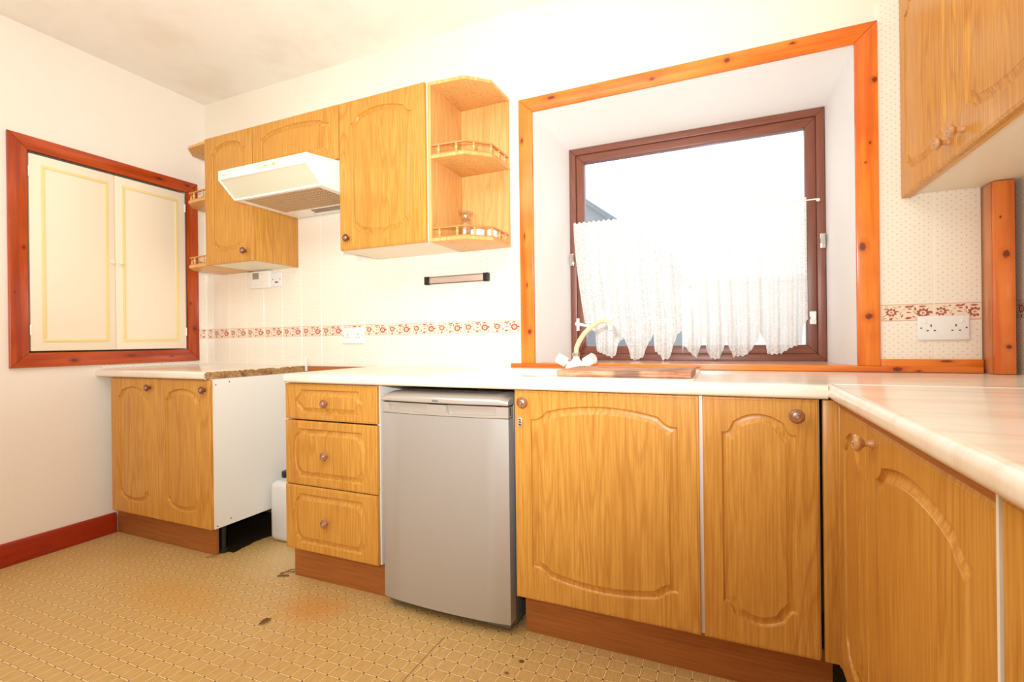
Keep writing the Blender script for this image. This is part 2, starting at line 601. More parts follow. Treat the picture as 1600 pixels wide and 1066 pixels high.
def finish(name, bm, mats, parent=None, loc=(0, 0, 0), rotz=0.0, smooth=True, angle=35):
    bmesh.ops.recalc_face_normals(bm, faces=bm.faces)
    me = bpy.data.meshes.new(name)
    bm.to_mesh(me)
    bm.free()
    if not isinstance(mats, (list, tuple)):
        mats = [mats]
    for m in mats:
        me.materials.append(m)
    if smooth:
        me.shade_smooth()
        me.set_sharp_from_angle(angle=math.radians(angle))
    o = bpy.data.objects.new(name, me)
    COL.objects.link(o)
    o.location = loc
    o.rotation_euler = (0, 0, rotz)
    if parent is not None:
        o.parent = parent
    return o


def NB():
    return bmesh.new()


def boxobj(name, dims, mat, parent=None, bev=0.002, loc=(0, 0, 0)):
    bm = NB()
    add_box(bm, *dims, bev=bev)
    return finish(name, bm, mat, parent, loc)


def tag(o, label, cat, group=None):
    o['label'] = label
    o['category'] = cat
    if group:
        o['group'] = group
    return o


def thing(name, label, cat, loc=(0, 0, 0), rotz=0.0, group=None):
    o = bpy.data.objects.new(name, None)
    o.empty_display_size = 0.05
    COL.objects.link(o)
    o.location = loc
    o.rotation_euler = (0, 0, rotz)
    return tag(o, label, cat, group)


def structure(o):
    o['kind'] = 'structure'
    return o


# ---------------------------------------------------------------- constants of the room
XL, XR, YB, YF, ZC = -3.13, 0.885, 2.16, -1.9, 2.615
OX0, OX1, OZ0, OZ1 = -0.817, 0.446, 0.931, 2.112      # window opening in the wall face
WX0, WX1, WZ0, WZ1, WY = -0.730, 0.402, 0.931, 2.024, 2.45   # where the reveals meet the frame

# floor, ceiling, walls
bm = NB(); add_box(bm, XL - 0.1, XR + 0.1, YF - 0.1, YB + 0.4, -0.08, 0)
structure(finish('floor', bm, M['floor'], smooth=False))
bm = NB(); add_box(bm, XL - 0.1, XR + 0.1, YF - 0.1, YB + 0.5, ZC, ZC + 0.1)
structure(finish('ceiling', bm, M['ceiling'], smooth=False))
# left wall with the recess of the built-in cupboard
CY0, CY1, CZ0, CZ1 = 1.240, 2.035, 0.998, 2.010
bm = NB()
add_box(bm, XL - 0.28, XL, YF - 0.1, CY0, 0, ZC)
add_box(bm, XL - 0.28, XL, CY1, YB + 0.1, 0, ZC)
add_box(bm, XL - 0.28, XL, CY0, CY1, 0, CZ0)
add_box(bm, XL - 0.28, XL, CY0, CY1, CZ1, ZC)
add_box(bm, XL - 0.30, XL - 0.28, CY0, CY1, CZ0, CZ1)
wall_left = structure(finish('wall_left', bm, M['wall'], smooth=False))
bm = NB(); add_box(bm, XR, XR + 0.1, YF - 0.1, YB + 0.1, 0, ZC)
wall_right = structure(finish('wall_right', bm, M['wall'], smooth=False))
bm = NB(); add_box(bm, XL, XR, YF - 0.1, YF, 0, ZC)
structure(finish('wall_front', bm, M['wall'], smooth=False))
# back wall: face with hole, splayed reveals
bm = NB()
outer = [(XL, 0), (XR, 0), (XR, ZC), (XL, ZC)]
hole = [(OX0, OZ0), (OX1, OZ0), (OX1, OZ1), (OX0, OZ1)]
pts = outer + hole
for yy in (YB, 2.53):
    inner = hole if yy == YB else [(WX0, WZ0), (WX1, WZ0), (WX1, WZ1), (WX0, WZ1)]
    vv = [bm.verts.new((p[0], yy, p[1])) for p in outer + inner]
    for tri in tessellate_polygon([[Vector((p[0], p[1], 0)) for p in outer], [Vector((p[0], p[1], 0)) for p in inner]]):
        bm.faces.new([vv[i] for i in tri])
a = [bm.verts.new((p[0], YB, p[1])) for p in hole]
b = [bm.verts.new((p[0], WY, p[1])) for p in ((WX0, WZ0), (WX1, WZ0), (WX1, WZ1), (WX0, WZ1))]
c = [bm.verts.new((p[0], 2.53, p[1])) for p in ((WX0, WZ0), (WX1, WZ0), (WX1, WZ1), (WX0, WZ1))]
for i in range(4):
    j = (i + 1) % 4
    bm.faces.new([a[i], a[j], b[j], b[i]]).material_index = 1
    bm.faces.new([b[i], b[j], c[j], c[i]]).material_index = 1
wall_back = finish('wall_back', bm, [M['wall_back'], M['reveal']], smooth=False)
structure(wall_back)

# ---------------------------------------------------------------- wall tiles
TP, TS = 0.1547, 0.1525


def tile_mesh(w, h, cache={}):
    k = (round(w, 3), round(h, 3))
    if k not in cache:
        bm = NB()
        # front face towards -Y, back at y = 0
        y1, e = -0.005, 0.0012
        f = [bm.verts.new(p) for p in ((-w / 2 + e, y1, -h / 2 + e), (w / 2 - e, y1, -h / 2 + e), (w / 2 - e, y1, h / 2 - e), (-w / 2 + e, y1, h / 2 - e))]
        s = [bm.verts.new(p) for p in ((-w / 2, y1 + e, -h / 2), (w / 2, y1 + e, -h / 2), (w / 2, y1 + e, h / 2), (-w / 2, y1 + e, h / 2))]
        g = [bm.verts.new(p) for p in ((-w / 2, 0, -h / 2), (w / 2, 0, -h / 2), (w / 2, 0, h / 2), (-w / 2, 0, h / 2))]
        bm.faces.new(f)
        for i in range(4):
            j = (i + 1) % 4
            bm.faces.new([f[i], s[i], s[j], f[j]])
            bm.faces.new([s[i], g[i], g[j], s[j]])
        bmesh.ops.recalc_face_normals(bm, faces=bm.faces)
        me = bpy.data.meshes.new('tile')
        bm.to_mesh(me); bm.free()
        me.materials.append(M['tile'])
        cache[k] = me
    return cache[k]


def band_mesh(w, cache={}):
    k = round(w, 3)
    if k in cache:
        return cache[k]
    h = 0.0615
    bm = NB()
    add_box(bm, -w / 2, w / 2, -0.0055, 0, -h / 2, h / 2, bev=0.0012, seg=1)
    R = random.Random(3)
    yy = -0.0058

    def blob(cx, cz, a, b, rot, mi, n=7):
        # leaf / petal shape, clipped to the tile
        ps = []
        for i in range(n):
            t = 2 * PI * i / n
            r = 1 - 0.25 * abs(math.sin(t * 1.5))
            u, v = 1.3 * a * r * math.cos(t), 1.3 * b * r * math.sin(t)
            ps.append((cx + u * math.cos(rot) - v * math.sin(rot), cz + u * math.sin(rot) + v * math.cos(rot)))
        if any(abs(p[0]) > w / 2 - 0.0015 for p in ps):
            return
        f = bm.faces.new([bm.verts.new((p[0], yy, p[1])) for p in ps])
        f.material_index = mi

    def flower(cx, cz, r, n):
        for i in range(n):
            t = 2 * PI * i / n + 0.2
            blob(cx + r * math.cos(t), cz + 0.85 * r * math.sin(t), r * 0.36, r * 0.30, t, 1)
        blob(cx, cz, r * 0.32, r * 0.26, 0, 2)
    flower(-0.045, 0.001, 0.0125, 9)
    flower(0.046, -0.003, 0.0140, 10)
    for (x, z, a_, b_, r_) in ((0.002, 0.020, 0.008, 0.0035, 0.1), (0.014, 0.021, 0.007, 0.003, 0.5), (0.008, 0.012, 0.006, 0.0025, -0.2),
                               (0.005, 0.000, 0.007, 0.0022, -0.1), (0.004, -0.020, 0.009, 0.004, 0.15), (-0.046, -0.022, 0.006, 0.004, 0.6),
                               (0.024, 0.012, 0.003, 0.006, 0.1), (0.044, 0.020, 0.010, 0.003, 0.05), (0.068, -0.001, 0.005, 0.0045, -0.5),
                               (-0.014, -0.012, 0.0025, 0.006, -0.5), (-0.061, 0.014, 0.007, 0.002, 0.3), (-0.026, 0.004, 0.005, 0.0018, -0.3),
                               (0.066, -0.020, 0.005, 0.002, 0.7), (0.020, -0.016, 0.005, 0.002, -0.4), (-0.021, 0.0205, 0.004, 0.002, 0.2)):
        blob(x, z, a_, b_, r_, 1)
    for (x, z, a_, b_, r_) in ((-0.034, 0.018, 0.008, 0.0013, -0.3), (-0.066, -0.012, 0.008, 0.0013, 0.6), (-0.018, -0.003, 0.007, 0.0012, 1.1),
                               (0.022, 0.000, 0.008, 0.0012, -0.9), (0.030, -0.022, 0.007, 0.0012, 0.2), (-0.066, -0.021, 0.007, 0.0016, 0.3),
                               (-0.058, 0.022, 0.005, 0.0012, 0.0), (0.060, 0.012, 0.006, 0.0012, 0.8), (-0.008, 0.010, 0.005, 0.0012, 0.4),
                               (-0.030, -0.020, 0.006, 0.0012, -0.5)):
        blob(x, z, a_, b_, r_, 2)
    for z in (h / 2 - 0.0028, -h / 2 + 0.0028):
        f = bm.faces.new([bm.verts.new(p) for p in ((-w / 2 + 0.001, yy, z - 0.0006), (w / 2 - 0.001, yy, z - 0.0006), (w / 2 - 0.001, yy, z + 0.0006), (-w / 2 + 0.001, yy, z + 0.0006))])
        f.material_index = 1
    bmesh.ops.recalc_face_normals(bm, faces=[f for f in bm.faces if f.material_index == 0])
    for f in bm.faces:
        if f.material_index and f.normal.y > 0:
            f.normal_flip()
    me = bpy.data.meshes.new('border_tile')
    bm.to_mesh(me); bm.free()
    for m in ('band_tile', 'band_red', 'band_green'):
        me.materials.append(M[m])
    cache[k] = me
    return me


def put(name, me, parent, loc, rotz=0.0):
    o = bpy.data.objects.new(name, me)
    COL.objects.link(o)
    o.location = loc
    o.rotation_euler = (0, 0, rotz)
    o.parent = parent
    return o


def tile_run(parent, u_lines, rows, wallpt, rotz, keep=None):
    """u_lines: joint positions along the wall; rows: (z0, z1, is_border)"""
    for (z0, z1, isb) in rows:
        for u0, u1 in zip(u_lines[:-1], u_lines[1:]):
            if keep and not keep(0.5 * (u0 + u1), 0.5 * (z0 + z1)):
                continue
            w = u1 - u0 - 0.0022
            if w < 0.008:
                continue
            h = z1 - z0 - 0.0022
            me = band_mesh(w) if isb else tile_mesh(w, h)
            put('border_tile' if isb else 'wall_tile', me, parent, wallpt(0.5 * (u0 + u1), 0.5 * (z0 + z1)), rotz)


BZ0, BZ1 = 1.077, 1.140
rowsL = [(0.912, BZ0, False), (BZ0, BZ1, True)] + [(BZ1 + TP * k, BZ1 + TP * (k + 1), False) for k in range(6)]
uL = [XL + 0.002] + [-3.061 + TP * k for k in range(15)]
uL[-1] = -0.888


def keepL(u, z):
    if z < 1.60: return True
    if z < 1.76: return u < -2.28 + 0.6 or u > -0.96
    return u < -2.85 or u > -0.97


grt = structure(boxobj('trim_1', (XL, -0.886, YB - 0.0042, YB, 0.905, 2.068), M['grout'], bev=0))
tile_run(wall_back, uL, rowsL, lambda u, z: (u, YB, z), 0.0, keepL)
BR0, BR1 = 1.090, 1.155
rowsR = [(0.952, BR0, False), (BR0, BR1, True)] + [(BR1 + TP * k, BR1 + TP * (k + 1), False) for k in range(7)]
uR = [0.518, 0.671, 0.800]
structure(boxobj('trim_2', (0.515, 0.80, YB - 0.0042, YB, 0.95, 2.238), M['grout'], bev=0))
tile_run(wall_back, uR, rowsR, lambda u, z: (u, YB, z), 0.0)
# right wall tiles (front faces -X): rotz = -90 deg turns -Y into -X
structure(boxobj('trim_3', (XR - 0.0042, XR, 1.0, YB, 0.91, 1.62), M['grout'], bev=0))
uRW = [1.19 + TP * k for k in range(7)]
uRW[-1] = YB - 0.006
tile_run(wall_right, uRW, [(0.925, BR0, False), (BR0, BR1, True), (BR1, BR1 + TP, False), (BR1 + TP, BR1 + 2 * TP, False), (BR1 + 2 * TP, 1.56, False)],
         lambda u, z: (XR, u, z), -PI / 2)
# left wall strip between the cupboard frame and the corner, and the low row under the frame
structure(boxobj('trim_4', (XL, XL + 0.0042, 2.098, YB, 0.91, 2.068), M['grout'], bev=0))
tile_run(wall_left, [2.098, YB - 0.002], rowsL, lambda u, z: (XL, u, z), PI / 2)
tile_run(wall_left, [1.56 + TP * k for k in range(4)] + [2.096], [(0.912, 0.934, False)], lambda u, z: (XL, u, z), PI / 2)
# corner bead
bm = NB(); add_tube(bm, [(XL + 0.007, YB - 0.007, 0.912), (XL + 0.007, YB - 0.007, 2.068)], 0.006, 8)
structure(finish('trim_5', bm, M['grout']))

# ---------------------------------------------------------------- pine trim round the window
PL, PD = (248, 142, 50), (214, 92, 30)


def trim(n, poly, axis, a0, a1, knots, light_c=PL, dark_c=PD, bev=0.003, grain='Z'):
    bm = NB()
    add_prism(bm, poly, axis, a0, a1, bev=bev)
    m = pine('pine_trim_%d' % n, light_c, dark_c, grain, knots)
    return structure(finish('trim_%d' % n, bm, m))


TX0, TX1, TZ1 = -0.885, 0.515, 2.177
yT = YB - 0.018
trim(6, [(TX0, TZ1), (TX1, TZ1), (OX1, OZ1), (OX0, OZ1)], 'Y', yT, YB, [(-0.72, yT, 2.155, .02, .009), (-0.27, yT, 2.14, .016, .007), (0.02, yT, 2.15, .012, .010), (0.25, yT, 2.16, .012, .005)], grain='X')
trim(7, [(TX0, TZ1), (OX0, OZ1), (OX0, 0.932), (TX0, 0.932)], 'Y', yT, YB, [(-0.868, yT, 1.98, .014, .007), (-0.84, yT, 1.08, .012, .010), (-0.86, yT, 1.53, .016, .004), (-0.85, yT, 1.30, .012, .004)])
trim(8, [(TX1, TZ1), (TX1, 0.932), (OX1, 0.932), (OX1, OZ1)], 'Y', yT, YB, [(0.505, yT, 1.965, .010, .011), (0.463, yT, 1.365, .018, .012), (0.480, yT, 1.112, .012, .013), (0.49, yT, 1.74, .006, .004), (0.475, yT, 1.67, .004, .004)])
# lower strips
trim(9, [(YB - 0.028, 0.912), (YB, 0.912), (YB, 0.932), (YB - 0.028, 0.932)], 'X', -0.935, 0.796, [(0.56, 2.13, .922, .016, .009), (0.62, 2.13, .916, .01, .004), (-0.1, 2.13, .92, .012, .005)], grain='X')
trim(10, [(YB - 0.018, 0.932), (YB, 0.932), (YB, 0.957), (YB - 0.018, 0.957)], 'X', TX1, 0.80, [(0.70, 2.142, .95, .02, .004)], grain='X')
# window board
bm = NB()
add_prism(bm, [(OX0, YB), (OX1, YB), (WX1, WY), (WX0, WY)], 'Z', 0.918, 0.9335)
structure(finish('window_board', bm, pine('pine_window_board', (226, 178, 140), (206, 146, 108), 'X', [], 0.2)))
bpy.data.objects['window_board'].name = 'trim_11'
# boxed pipe in the right corner
bm = NB(); add_box(bm, 0.802, 0.858, 2.095, YB, 0.911, 1.538, bev=0.001)
structure(finish('trim_12', bm, pine('pine_pipe_box', (226, 152, 96), (200, 120, 66), 'Z', [], 0.2)))
bm = NB(); add_box(bm, 0.8035, 0.857, 2.078, 2.0948, 0.911, 1.538, bev=0.004)
structure(finish('trim_13', bm, pine('pine_pipe_board', (248, 142, 66), (222, 104, 44), 'Z', [(0.833, 2.078, 1.30, .014, .010), (0.838, 2.078, 1.0, .008, .008), (0.82, 2.078, 1.42, .004, .003)], 0.2)))

# ---------------------------------------------------------------- left skirting
bm = NB()
add_prism(bm, [(XL, 0), (XL + 0.016, 0), (XL + 0.016, 0.098), (XL + 0.010, 0.108), (XL, 0.110)], 'Y', YF, 1.618)
structure(finish('baseboard_left', bm, M['red_paint']))

# ---------------------------------------------------------------- built-in cupboard in the left wall
wc = thing('wall_cupboard', 'built-in cream two-door wall cupboard in a reddish pine frame on the left wall', 'cupboard', (XL, 1.64, 0.94))


def cup_local(bm):
    for v in bm.verts:
        v.co -= Vector((XL, 1.64, 0.94))
    return bm


FY0, FY1, FZ0, FZ1 = 1.181, 2.095, 0.936, 2.072
IY0, IY1, IZ0, IZ1 = 1.252, 2.026, 1.008, 2.002
RL, RD = (196, 84, 34), (150, 46, 20)
xo = XL + 0.020
for k, (poly, gr, kn) in enumerate((
        ([(FY0, FZ1), (FY1, FZ1), (IY1, IZ1), (IY0, IZ1)], 'Y', [(xo, 1.86, 2.04, .02, .008), (xo, 2.03, 2.045, .012, .007)]),
        ([(FY0, FZ0), (FY1, FZ0), (IY1, IZ0), (IY0, IZ0)], 'Y', [(xo, 1.43, .965, .016, .010), (xo, 1.92, .97, .012, .007), (xo, 1.70, .98, .02, .006)]),
        ([(FY0, FZ0), (FY0, FZ1), (IY0, IZ1), (IY0, IZ0)], 'Z', [(xo, 1.235, 1.52, .008, .006), (xo, 1.20, 1.30, .006, .004)]),
        ([(FY1, FZ0), (FY1, FZ1), (IY1, IZ1), (IY1, IZ0)], 'Z', [(xo, 2.065, 1.14, .014, .010), (xo, 2.04, 1.30, .008, .006)]))):
    bm = NB()
    add_prism(bm, poly, 'X', XL, xo, bev=0.004)
    finish('frame_board', cup_local(bm), pine('reddish_pine_%d' % k, RL, RD, gr, kn), wc)
for (y0, y1, hs) in ((IY0 + 0.008, 1.6265, 1), (1.6285, IY1 - 0.010, -1)):
    z0, z1 = IZ0 + 0.008, IZ1 - 0.012
    xf = XL + 0.012
    bm = NB()
    add_box(bm, XL - 0.010, xf, y0, y1, z0, z1, bev=0.002)
    d = finish('door', cup_local(bm), M['cupboard_paint'], wc)
    # applied moulding rectangle, painted yellow
    m0, m1 = 0.046, 0.060
    bm = NB()
    a0, a1, b0, b1 = y0 + m0 + (0.0 if hs > 0 else -0.012), y1 - m0 + (0.012 if hs > 0 else 0), z0 + m0, z1 - m0
    w = m1 - m0
    for (p0, p1, q0, q1) in ((a0, a1, b0, b0 + w), (a0, a1, b1 - w, b1), (a0, a0 + w, b0 + w, b1 - w), (a1 - w, a1, b0 + w, b1 - w)):
        add_box(bm, xf - 0.001, xf + 0.005, p0, p1, q0, q1, bev=0.0015)
    mo = finish('moulding', cup_local(bm), M['cupboard_gold'], d)
    mo['label'] = 'yellow painted moulding'
    bm = NB()
    ky = (1.6265 - 0.020) if hs > 0 else (1.6285 + 0.020)
    add_lathe(bm, [(0.006, 0), (0.006, 0.010), (0.012, 0.016), (0.012, 0.022), (0.007, 0.026)], (xf, ky, 1.502), 'X', 14)
    finish('knob', cup_local(bm), M['cupboard_paint'], d)
    for hz in (1.12, 1.90):
        bm = NB()
        hy = y0 if hs > 0 else y1
        add_tube(bm, [(xf + 0.001, hy, hz - 0.025), (xf + 0.001, hy, hz + 0.025)], 0.004, 8)
        finish('hinge', cup_local(bm), M['white_plastic'], d)

# ---------------------------------------------------------------- routed doors
def side_poly(L, rise, tick=0.010, frac=0.24):
    """points along a side of length L (0..L), outward bulge v; ogee shoulders + shallow arch"""
    if rise <= 0:
        return [(0, 0), (L, 0)]
    a = L / 2
    sw = min(max(frac * a, 0.03), 0.075)
    tk = min(tick, sw * 0.3)
    r1 = rise * 0.56
    half = [(0.0, 0.0)]
    n = 7
    for i in range(n + 1):
        t = i / n
        half.append((tk + (sw - tk) * t, r1 * (t ** 1.9)))
    b = a - sw
    m = 12
    for i in range(1, m + 1):
        x = sw + b * i / m
        u = (a - x) / b
        half.append((x, r1 + (rise - r1) * (1 - u ** 2.0)))
    full = half + [(L - x, v) for (x, v) in reversed(half[:-1])]
    return full


def groove_path(x0, x1, z0, z1, top=0, bottom=0, left=0, right=0):
    """closed CCW loop (x, z); rises bulge outwards from the rectangle"""
    P = []
    for (u, v) in side_poly(x1 - x0, bottom)[:-1]: P.append((x0 + u, z0 - v))
    for (u, v) in side_poly(z1 - z0, right)[:-1]: P.append((x1 + v, z0 + u))
    for (u, v) in side_poly(x1 - x0, top)[:-1]: P.append((x1 - u, z1 + v))
    for (u, v) in side_poly(z1 - z0, left)[:-1]: P.append((x0 - v, z1 - u))
    return P


def offset_loop(P, d):
    n = len(P)
    out, ok = [], []
    for i in range(n):
        a, b, c = Vector(P[i - 1]), Vector(P[i]), Vector(P[(i + 1) % n])
        n1 = Vector((-(b - a).y, (b - a).x)).normalized()
        n2 = Vector((-(c - b).y, (c - b).x)).normalized()
        m = n1 + n2
        if m.length < 1e-6: m = n1.copy()
        m.normalize()
        k = min(1.0 / max(m.dot(n1), 0.35), 2.2)
        out.append(b + m * d * k)
    for i in range(n):
        q = out[i]
        dmin = 9
        for j in range(n):
            a, b = Vector(P[j]), Vector(P[(j + 1) % n])
            ab = b - a
            t = max(0, min(1, (q - a).dot(ab) / max(ab.length_squared, 1e-12)))
            dmin = min(dmin, (q - (a + ab * t)).length)
        ok.append(dmin > d * 0.93)
    if any(ok) and not all(ok):
        s = ok.index(True)
        i = s
        order = [(s + k) % n for k in range(n + 1)]
        k = 0
        while k < n:
            if ok[order[k]]:
                k += 1
                continue
            k0 = k - 1
            while k < n and not ok[order[k]]:
                k += 1
            A, B = out[order[k0]], out[order[k % n if k < n else n]]
            m = k - k0
            for t in range(1, m):
                out[order[k0 + t]] = A.lerp(B, t / m)
    return [(p.x, p.y) for p in out]


def routed_panel(w, h, th, path):
    """slab: local x 0..w, z 0..h, front face at y = 0 (towards -Y), back at y = th"""
    bm = NB()
    e1, e2, d1 = 0.0022, 0.007, 0.0035
    # perimeter rings from the back edge to the face
    rings2 = [(0.0, th), (0.0, d1), (e1, d1 * 0.45), (e2 - 0.001, 0.0012), (e2, 0.0)]
    prev = None
    first = None
    for (ins, y) in rings2:
        r = [bm.verts.new(p) for p in ((ins, y, ins), (w - ins, y, ins), (w - ins, y, h - ins), (ins, y, h - ins))]
        if prev:
            for i in range(4):
                bm.faces.new([prev[i], prev[(i + 1) % 4], r[(i + 1) % 4], r[i]])
        else:
            first = r
        prev = r
    bm.faces.new(list(reversed(first)))
    P = path
    prof = [(0.0, 0.0), (0.0016, 0.0052), (0.005, 0.0080), (0.010, 0.0080), (0.018, 0.0050), (0.0262, 0.0014), (0.0275, 0.0)]
    # make loop CCW seen with x right, z up -> interior to the left
    loops = [P] + [offset_loop(P, d) for (d, _) in prof[1:]]
    vl = []
    for (lp, (d, dep)) in zip(loops, prof):
        vl.append([bm.verts.new((p[0], dep, p[1])) for p in lp])
    n = len(P)
    for i in range(len(vl) - 1):
        for k in range(n):
            j = (k + 1) % n
            try:
                bm.faces.new([vl[i][k], vl[i][j], vl[i + 1][j], vl[i + 1][k]])
            except ValueError:
                pass
    # face between perimeter and groove
    o2 = [Vector((v.co.x, v.co.z, 0)) for v in prev]
    i2 = [Vector((p[0], p[1], 0)) for p in P]
    allv = prev + vl[0]
    for tri in tessellate_polygon([o2, i2]):
        try:
            bm.faces.new([allv[i] for i in tri])
        except ValueError:
            pass
    inner = vl[-1]
    for tri in tessellate_polygon([[Vector((v.co.x, v.co.z, 0)) for v in inner]]):
        try:
            bm.faces.new([inner[i] for i in tri])
        except ValueError:
            pass
    return bm


def make_door(parent, x0, w, z0, h, loc_y=0.0, th=0.018, side=0.058, top=0.045, bot=0.062, rt=0.052, rb=0.048, name='door', mat='oak', lean=0.0):
    p = groove_path(side, w - side, bot + rb, h - top - rt, top=rt, bottom=rb)
    bm = routed_panel(w, h, th, p)
    o = finish(name, bm, M[mat], parent, (x0, loc_y, z0), angle=22)
    if lean:
        o.rotation_euler = (0, lean, 0)
    return o


def make_drawer(parent, x0, w, z0, h, mx=0.070, mz=0.026, rise=0.022, th=0.018, rot=0.0, dy=0.0):
    p = groove_path(mx, w - mx, mz, h - mz, left=rise, right=rise)
    bm = routed_panel(w, h, th, p)
    o = finish('drawer_front', bm, M['oak'], parent, (x0, dy, z0), angle=22)
    o.rotation_euler = (0, rot, 0)
    return o


def add_knob(parent, x, z, kind='knob', big=1.0, y=0.0):
    bm = NB()
    s = big
    prof = [(0.0095 * s, 0.0), (0.009 * s, -0.003), (0.0065 * s, -0.008 * s), (0.007 * s, -0.015 * s), (0.0135 * s, -0.021 * s),
            (0.0172 * s, -0.0245 * s), (0.0178 * s, -0.029 * s), (0.0155 * s, -0.033 * s), (0.011 * s, -0.034 * s), (0.0095 * s, -0.0325 * s),
            (0.0085 * s, -0.0335 * s), (0.006 * s, -0.0345 * s), (0.0052 * s, -0.033 * s), (0.003 * s, -0.036 * s)]
    mis = [0] * 9 + [1] * 5
    k = 1.0 if kind == 'knob_pale' else 0.68
    prof = [(r_, y_ * k) for (r_, y_) in prof]
    add_lathe(bm, prof, (0, 0, 0), 'Y', 22, mis=mis)
    return finish('knob', bm, [M[kind], M['brass']], parent, (x, y, z))


def carcass(parent, w, d, z0, z1, y0=0.018, mat='melamine', t=0.016, back=True, top=False):
    bm = NB()
    add_box(bm, 0, t, y0, d, z0, z1)
    add_box(bm, w - t, w, y0, d, z0, z1)
    add_box(bm, t, w - t, y0, d, z0, z0 + t)
    if back: add_box(bm, t, w - t, d - 0.008, d, z0 + t, z1)
    if top: add_box(bm, t, w - t, y0, d, z1 - t, z1)
    add_box(bm, t, w - t, y0, y0 + 0.08, z1 - t, z1) if not top else None
    return finish('carcass', bm, M[mat], parent, smooth=False)


Y0 = 1.548    # front plane of the base doors
DZ0, DZ1 = 0.158, 0.869

# left double base cabinet
bc = thing('base_cabinet', 'oak two-door base cabinet with bare white side panel, beside the left wall', 'cabinet', (-3.025, Y0, 0))
carcass(bc, 0.795, 0.60, DZ0, 0.872)
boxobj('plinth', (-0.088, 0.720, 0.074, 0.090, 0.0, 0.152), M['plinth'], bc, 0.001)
for lx, ly in ((0.05, 0.13), (0.712, 0.118), (0.05, 0.52), (0.74, 0.52)):
    bm = NB(); add_lathe(bm, [(0.024, 0), (0.024, 0.012), (0.014, 0.02), (0.014, 0.13), (0.022, 0.14), (0.022, DZ0)], (lx, ly, 0), 'Z', 12)
    finish('leg', bm, M['black_plastic'], bc)
for k, (x0, w, kx) in enumerate(((0.0, 0.392, 0.343), (0.395, 0.394, 0.365))):
    d = make_door(bc, x0, w, DZ0, DZ1 - DZ0, side=0.062)
    add_knob(d, kx, 0.665, 'knob_dark')
# screw heads on the bare side
for (yy, zz) in ((0.03, 0.845), (0.10, 0.855), (0.03, 0.17), (0.10, 0.185)):
    bm = NB()
    add_lathe(bm, [(0.003, 0.795), (0.003, 0.7957)], (0, yy, zz), 'X', 8)
    finish('screw', bm, M['dark'], bc)

# short left worktop with broken chipboard end
wt = thing('worktop', 'short cream worktop with a raw broken chipboard end, beside the left wall', 'worktop', (XL, 1.53, 0.872))


def nose_profile(y0, y1, z0, z1, r=0.016):
    p = [(y1, z0), (y1, z1)]
    n = 6
    for i in range(n + 1):
        a = PI / 2 * i / n
        p.append((y0 + r - r * math.sin(a), z1 - r + r * math.cos(a)))
    for i in range(n + 1):
        a = PI / 2 * i / n
        p.append((y0 + r * 0.7 - r * 0.7 * math.cos(a), z0 + r * 0.7 - r * 0.7 * math.sin(a)))
    return p


WTX1 = -2.245
bm = NB()
add_prism(bm, nose_profile(0, 0.628, 0, 0.038), 'X', 0.0, WTX1 - XL - 0.004)
finish('laminate', bm, M['worktop'], wt)
bm = NB()
R = random.Random(5)
# jagged chipboard face
ny = 44
cols = []
for i in range(ny + 1):
    yy = 0.004 + 0.622 * i / ny
    jag = 0.0345 + R.random() * 0.002 if R.random() > 0.2 else 0.030 + R.random() * 0.003
    zt = jag if yy > 0.012 else 0.026
    zb = 0.001 if yy > 0.012 else 0.010
    col = []
    for q in range(5):
        zz = zb + (zt - zb) * q / 4
        col.append(bm.verts.new((WTX1 - XL + R.uniform(0.0, 0.002), yy, zz)))
    colb = [bm.verts.new((WTX1 - XL - 0.006, yy, zb)), bm.verts.new((WTX1 - XL - 0.006, yy, zt))]
    cols.append((col, colb))
for i in range(ny):
    (a, ab), (b, bb) = cols[i], cols[i + 1]
    for q in range(4):
        bm.faces.new([a[q], b[q], b[q + 1], a[q + 1]])
    bm.faces.new([a[4], b[4], bb[1], ab[1]])
    bm.faces.new([ab[0], bb[0], b[0], a[0]])
ce = finish('broken_edge', bm, M['chip'], wt, smooth=False)
ce['label'] = 'raw brown chipboard edge'

# drawer unit
du = thing('drawer_unit', 'oak three-drawer unit standing left of the silver fridge', 'cabinet', (-1.746, Y0, 0))
carcass(du, 0.494, 0.59, DZ0, 0.872)
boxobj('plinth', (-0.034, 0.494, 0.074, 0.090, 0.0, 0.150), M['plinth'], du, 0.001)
for (z0, z1, rot, mz, mx, dy, kz) in ((0.716, 0.867, 0.0, 0.024, 0.082, 0, 0.073), (0.438, 0.710, 0.0, 0.032, 0.070, -0.001, 0.135), (0.160, 0.434, 0.0, 0.032, 0.070, -0.003, 0.136)):
    d = make_drawer(du, -0.001 if z0 < 0.2 else 0, 0.490, z0, z1 - z0, mz=mz, mx=mx + 0.006, rise=0.030, rot=rot, dy=dy)
    add_knob(d, 0.232, kz, 'knob')
for ly in (0.12, 0.5):
    for lx in (0.05, 0.45):
        bm = NB(); add_lathe(bm, [(0.022, 0), (0.022, 0.012), (0.013, 0.02), (0.013, DZ0)], (lx, ly, 0), 'Z', 10)
        finish('leg', bm, M['black_plastic'], du)

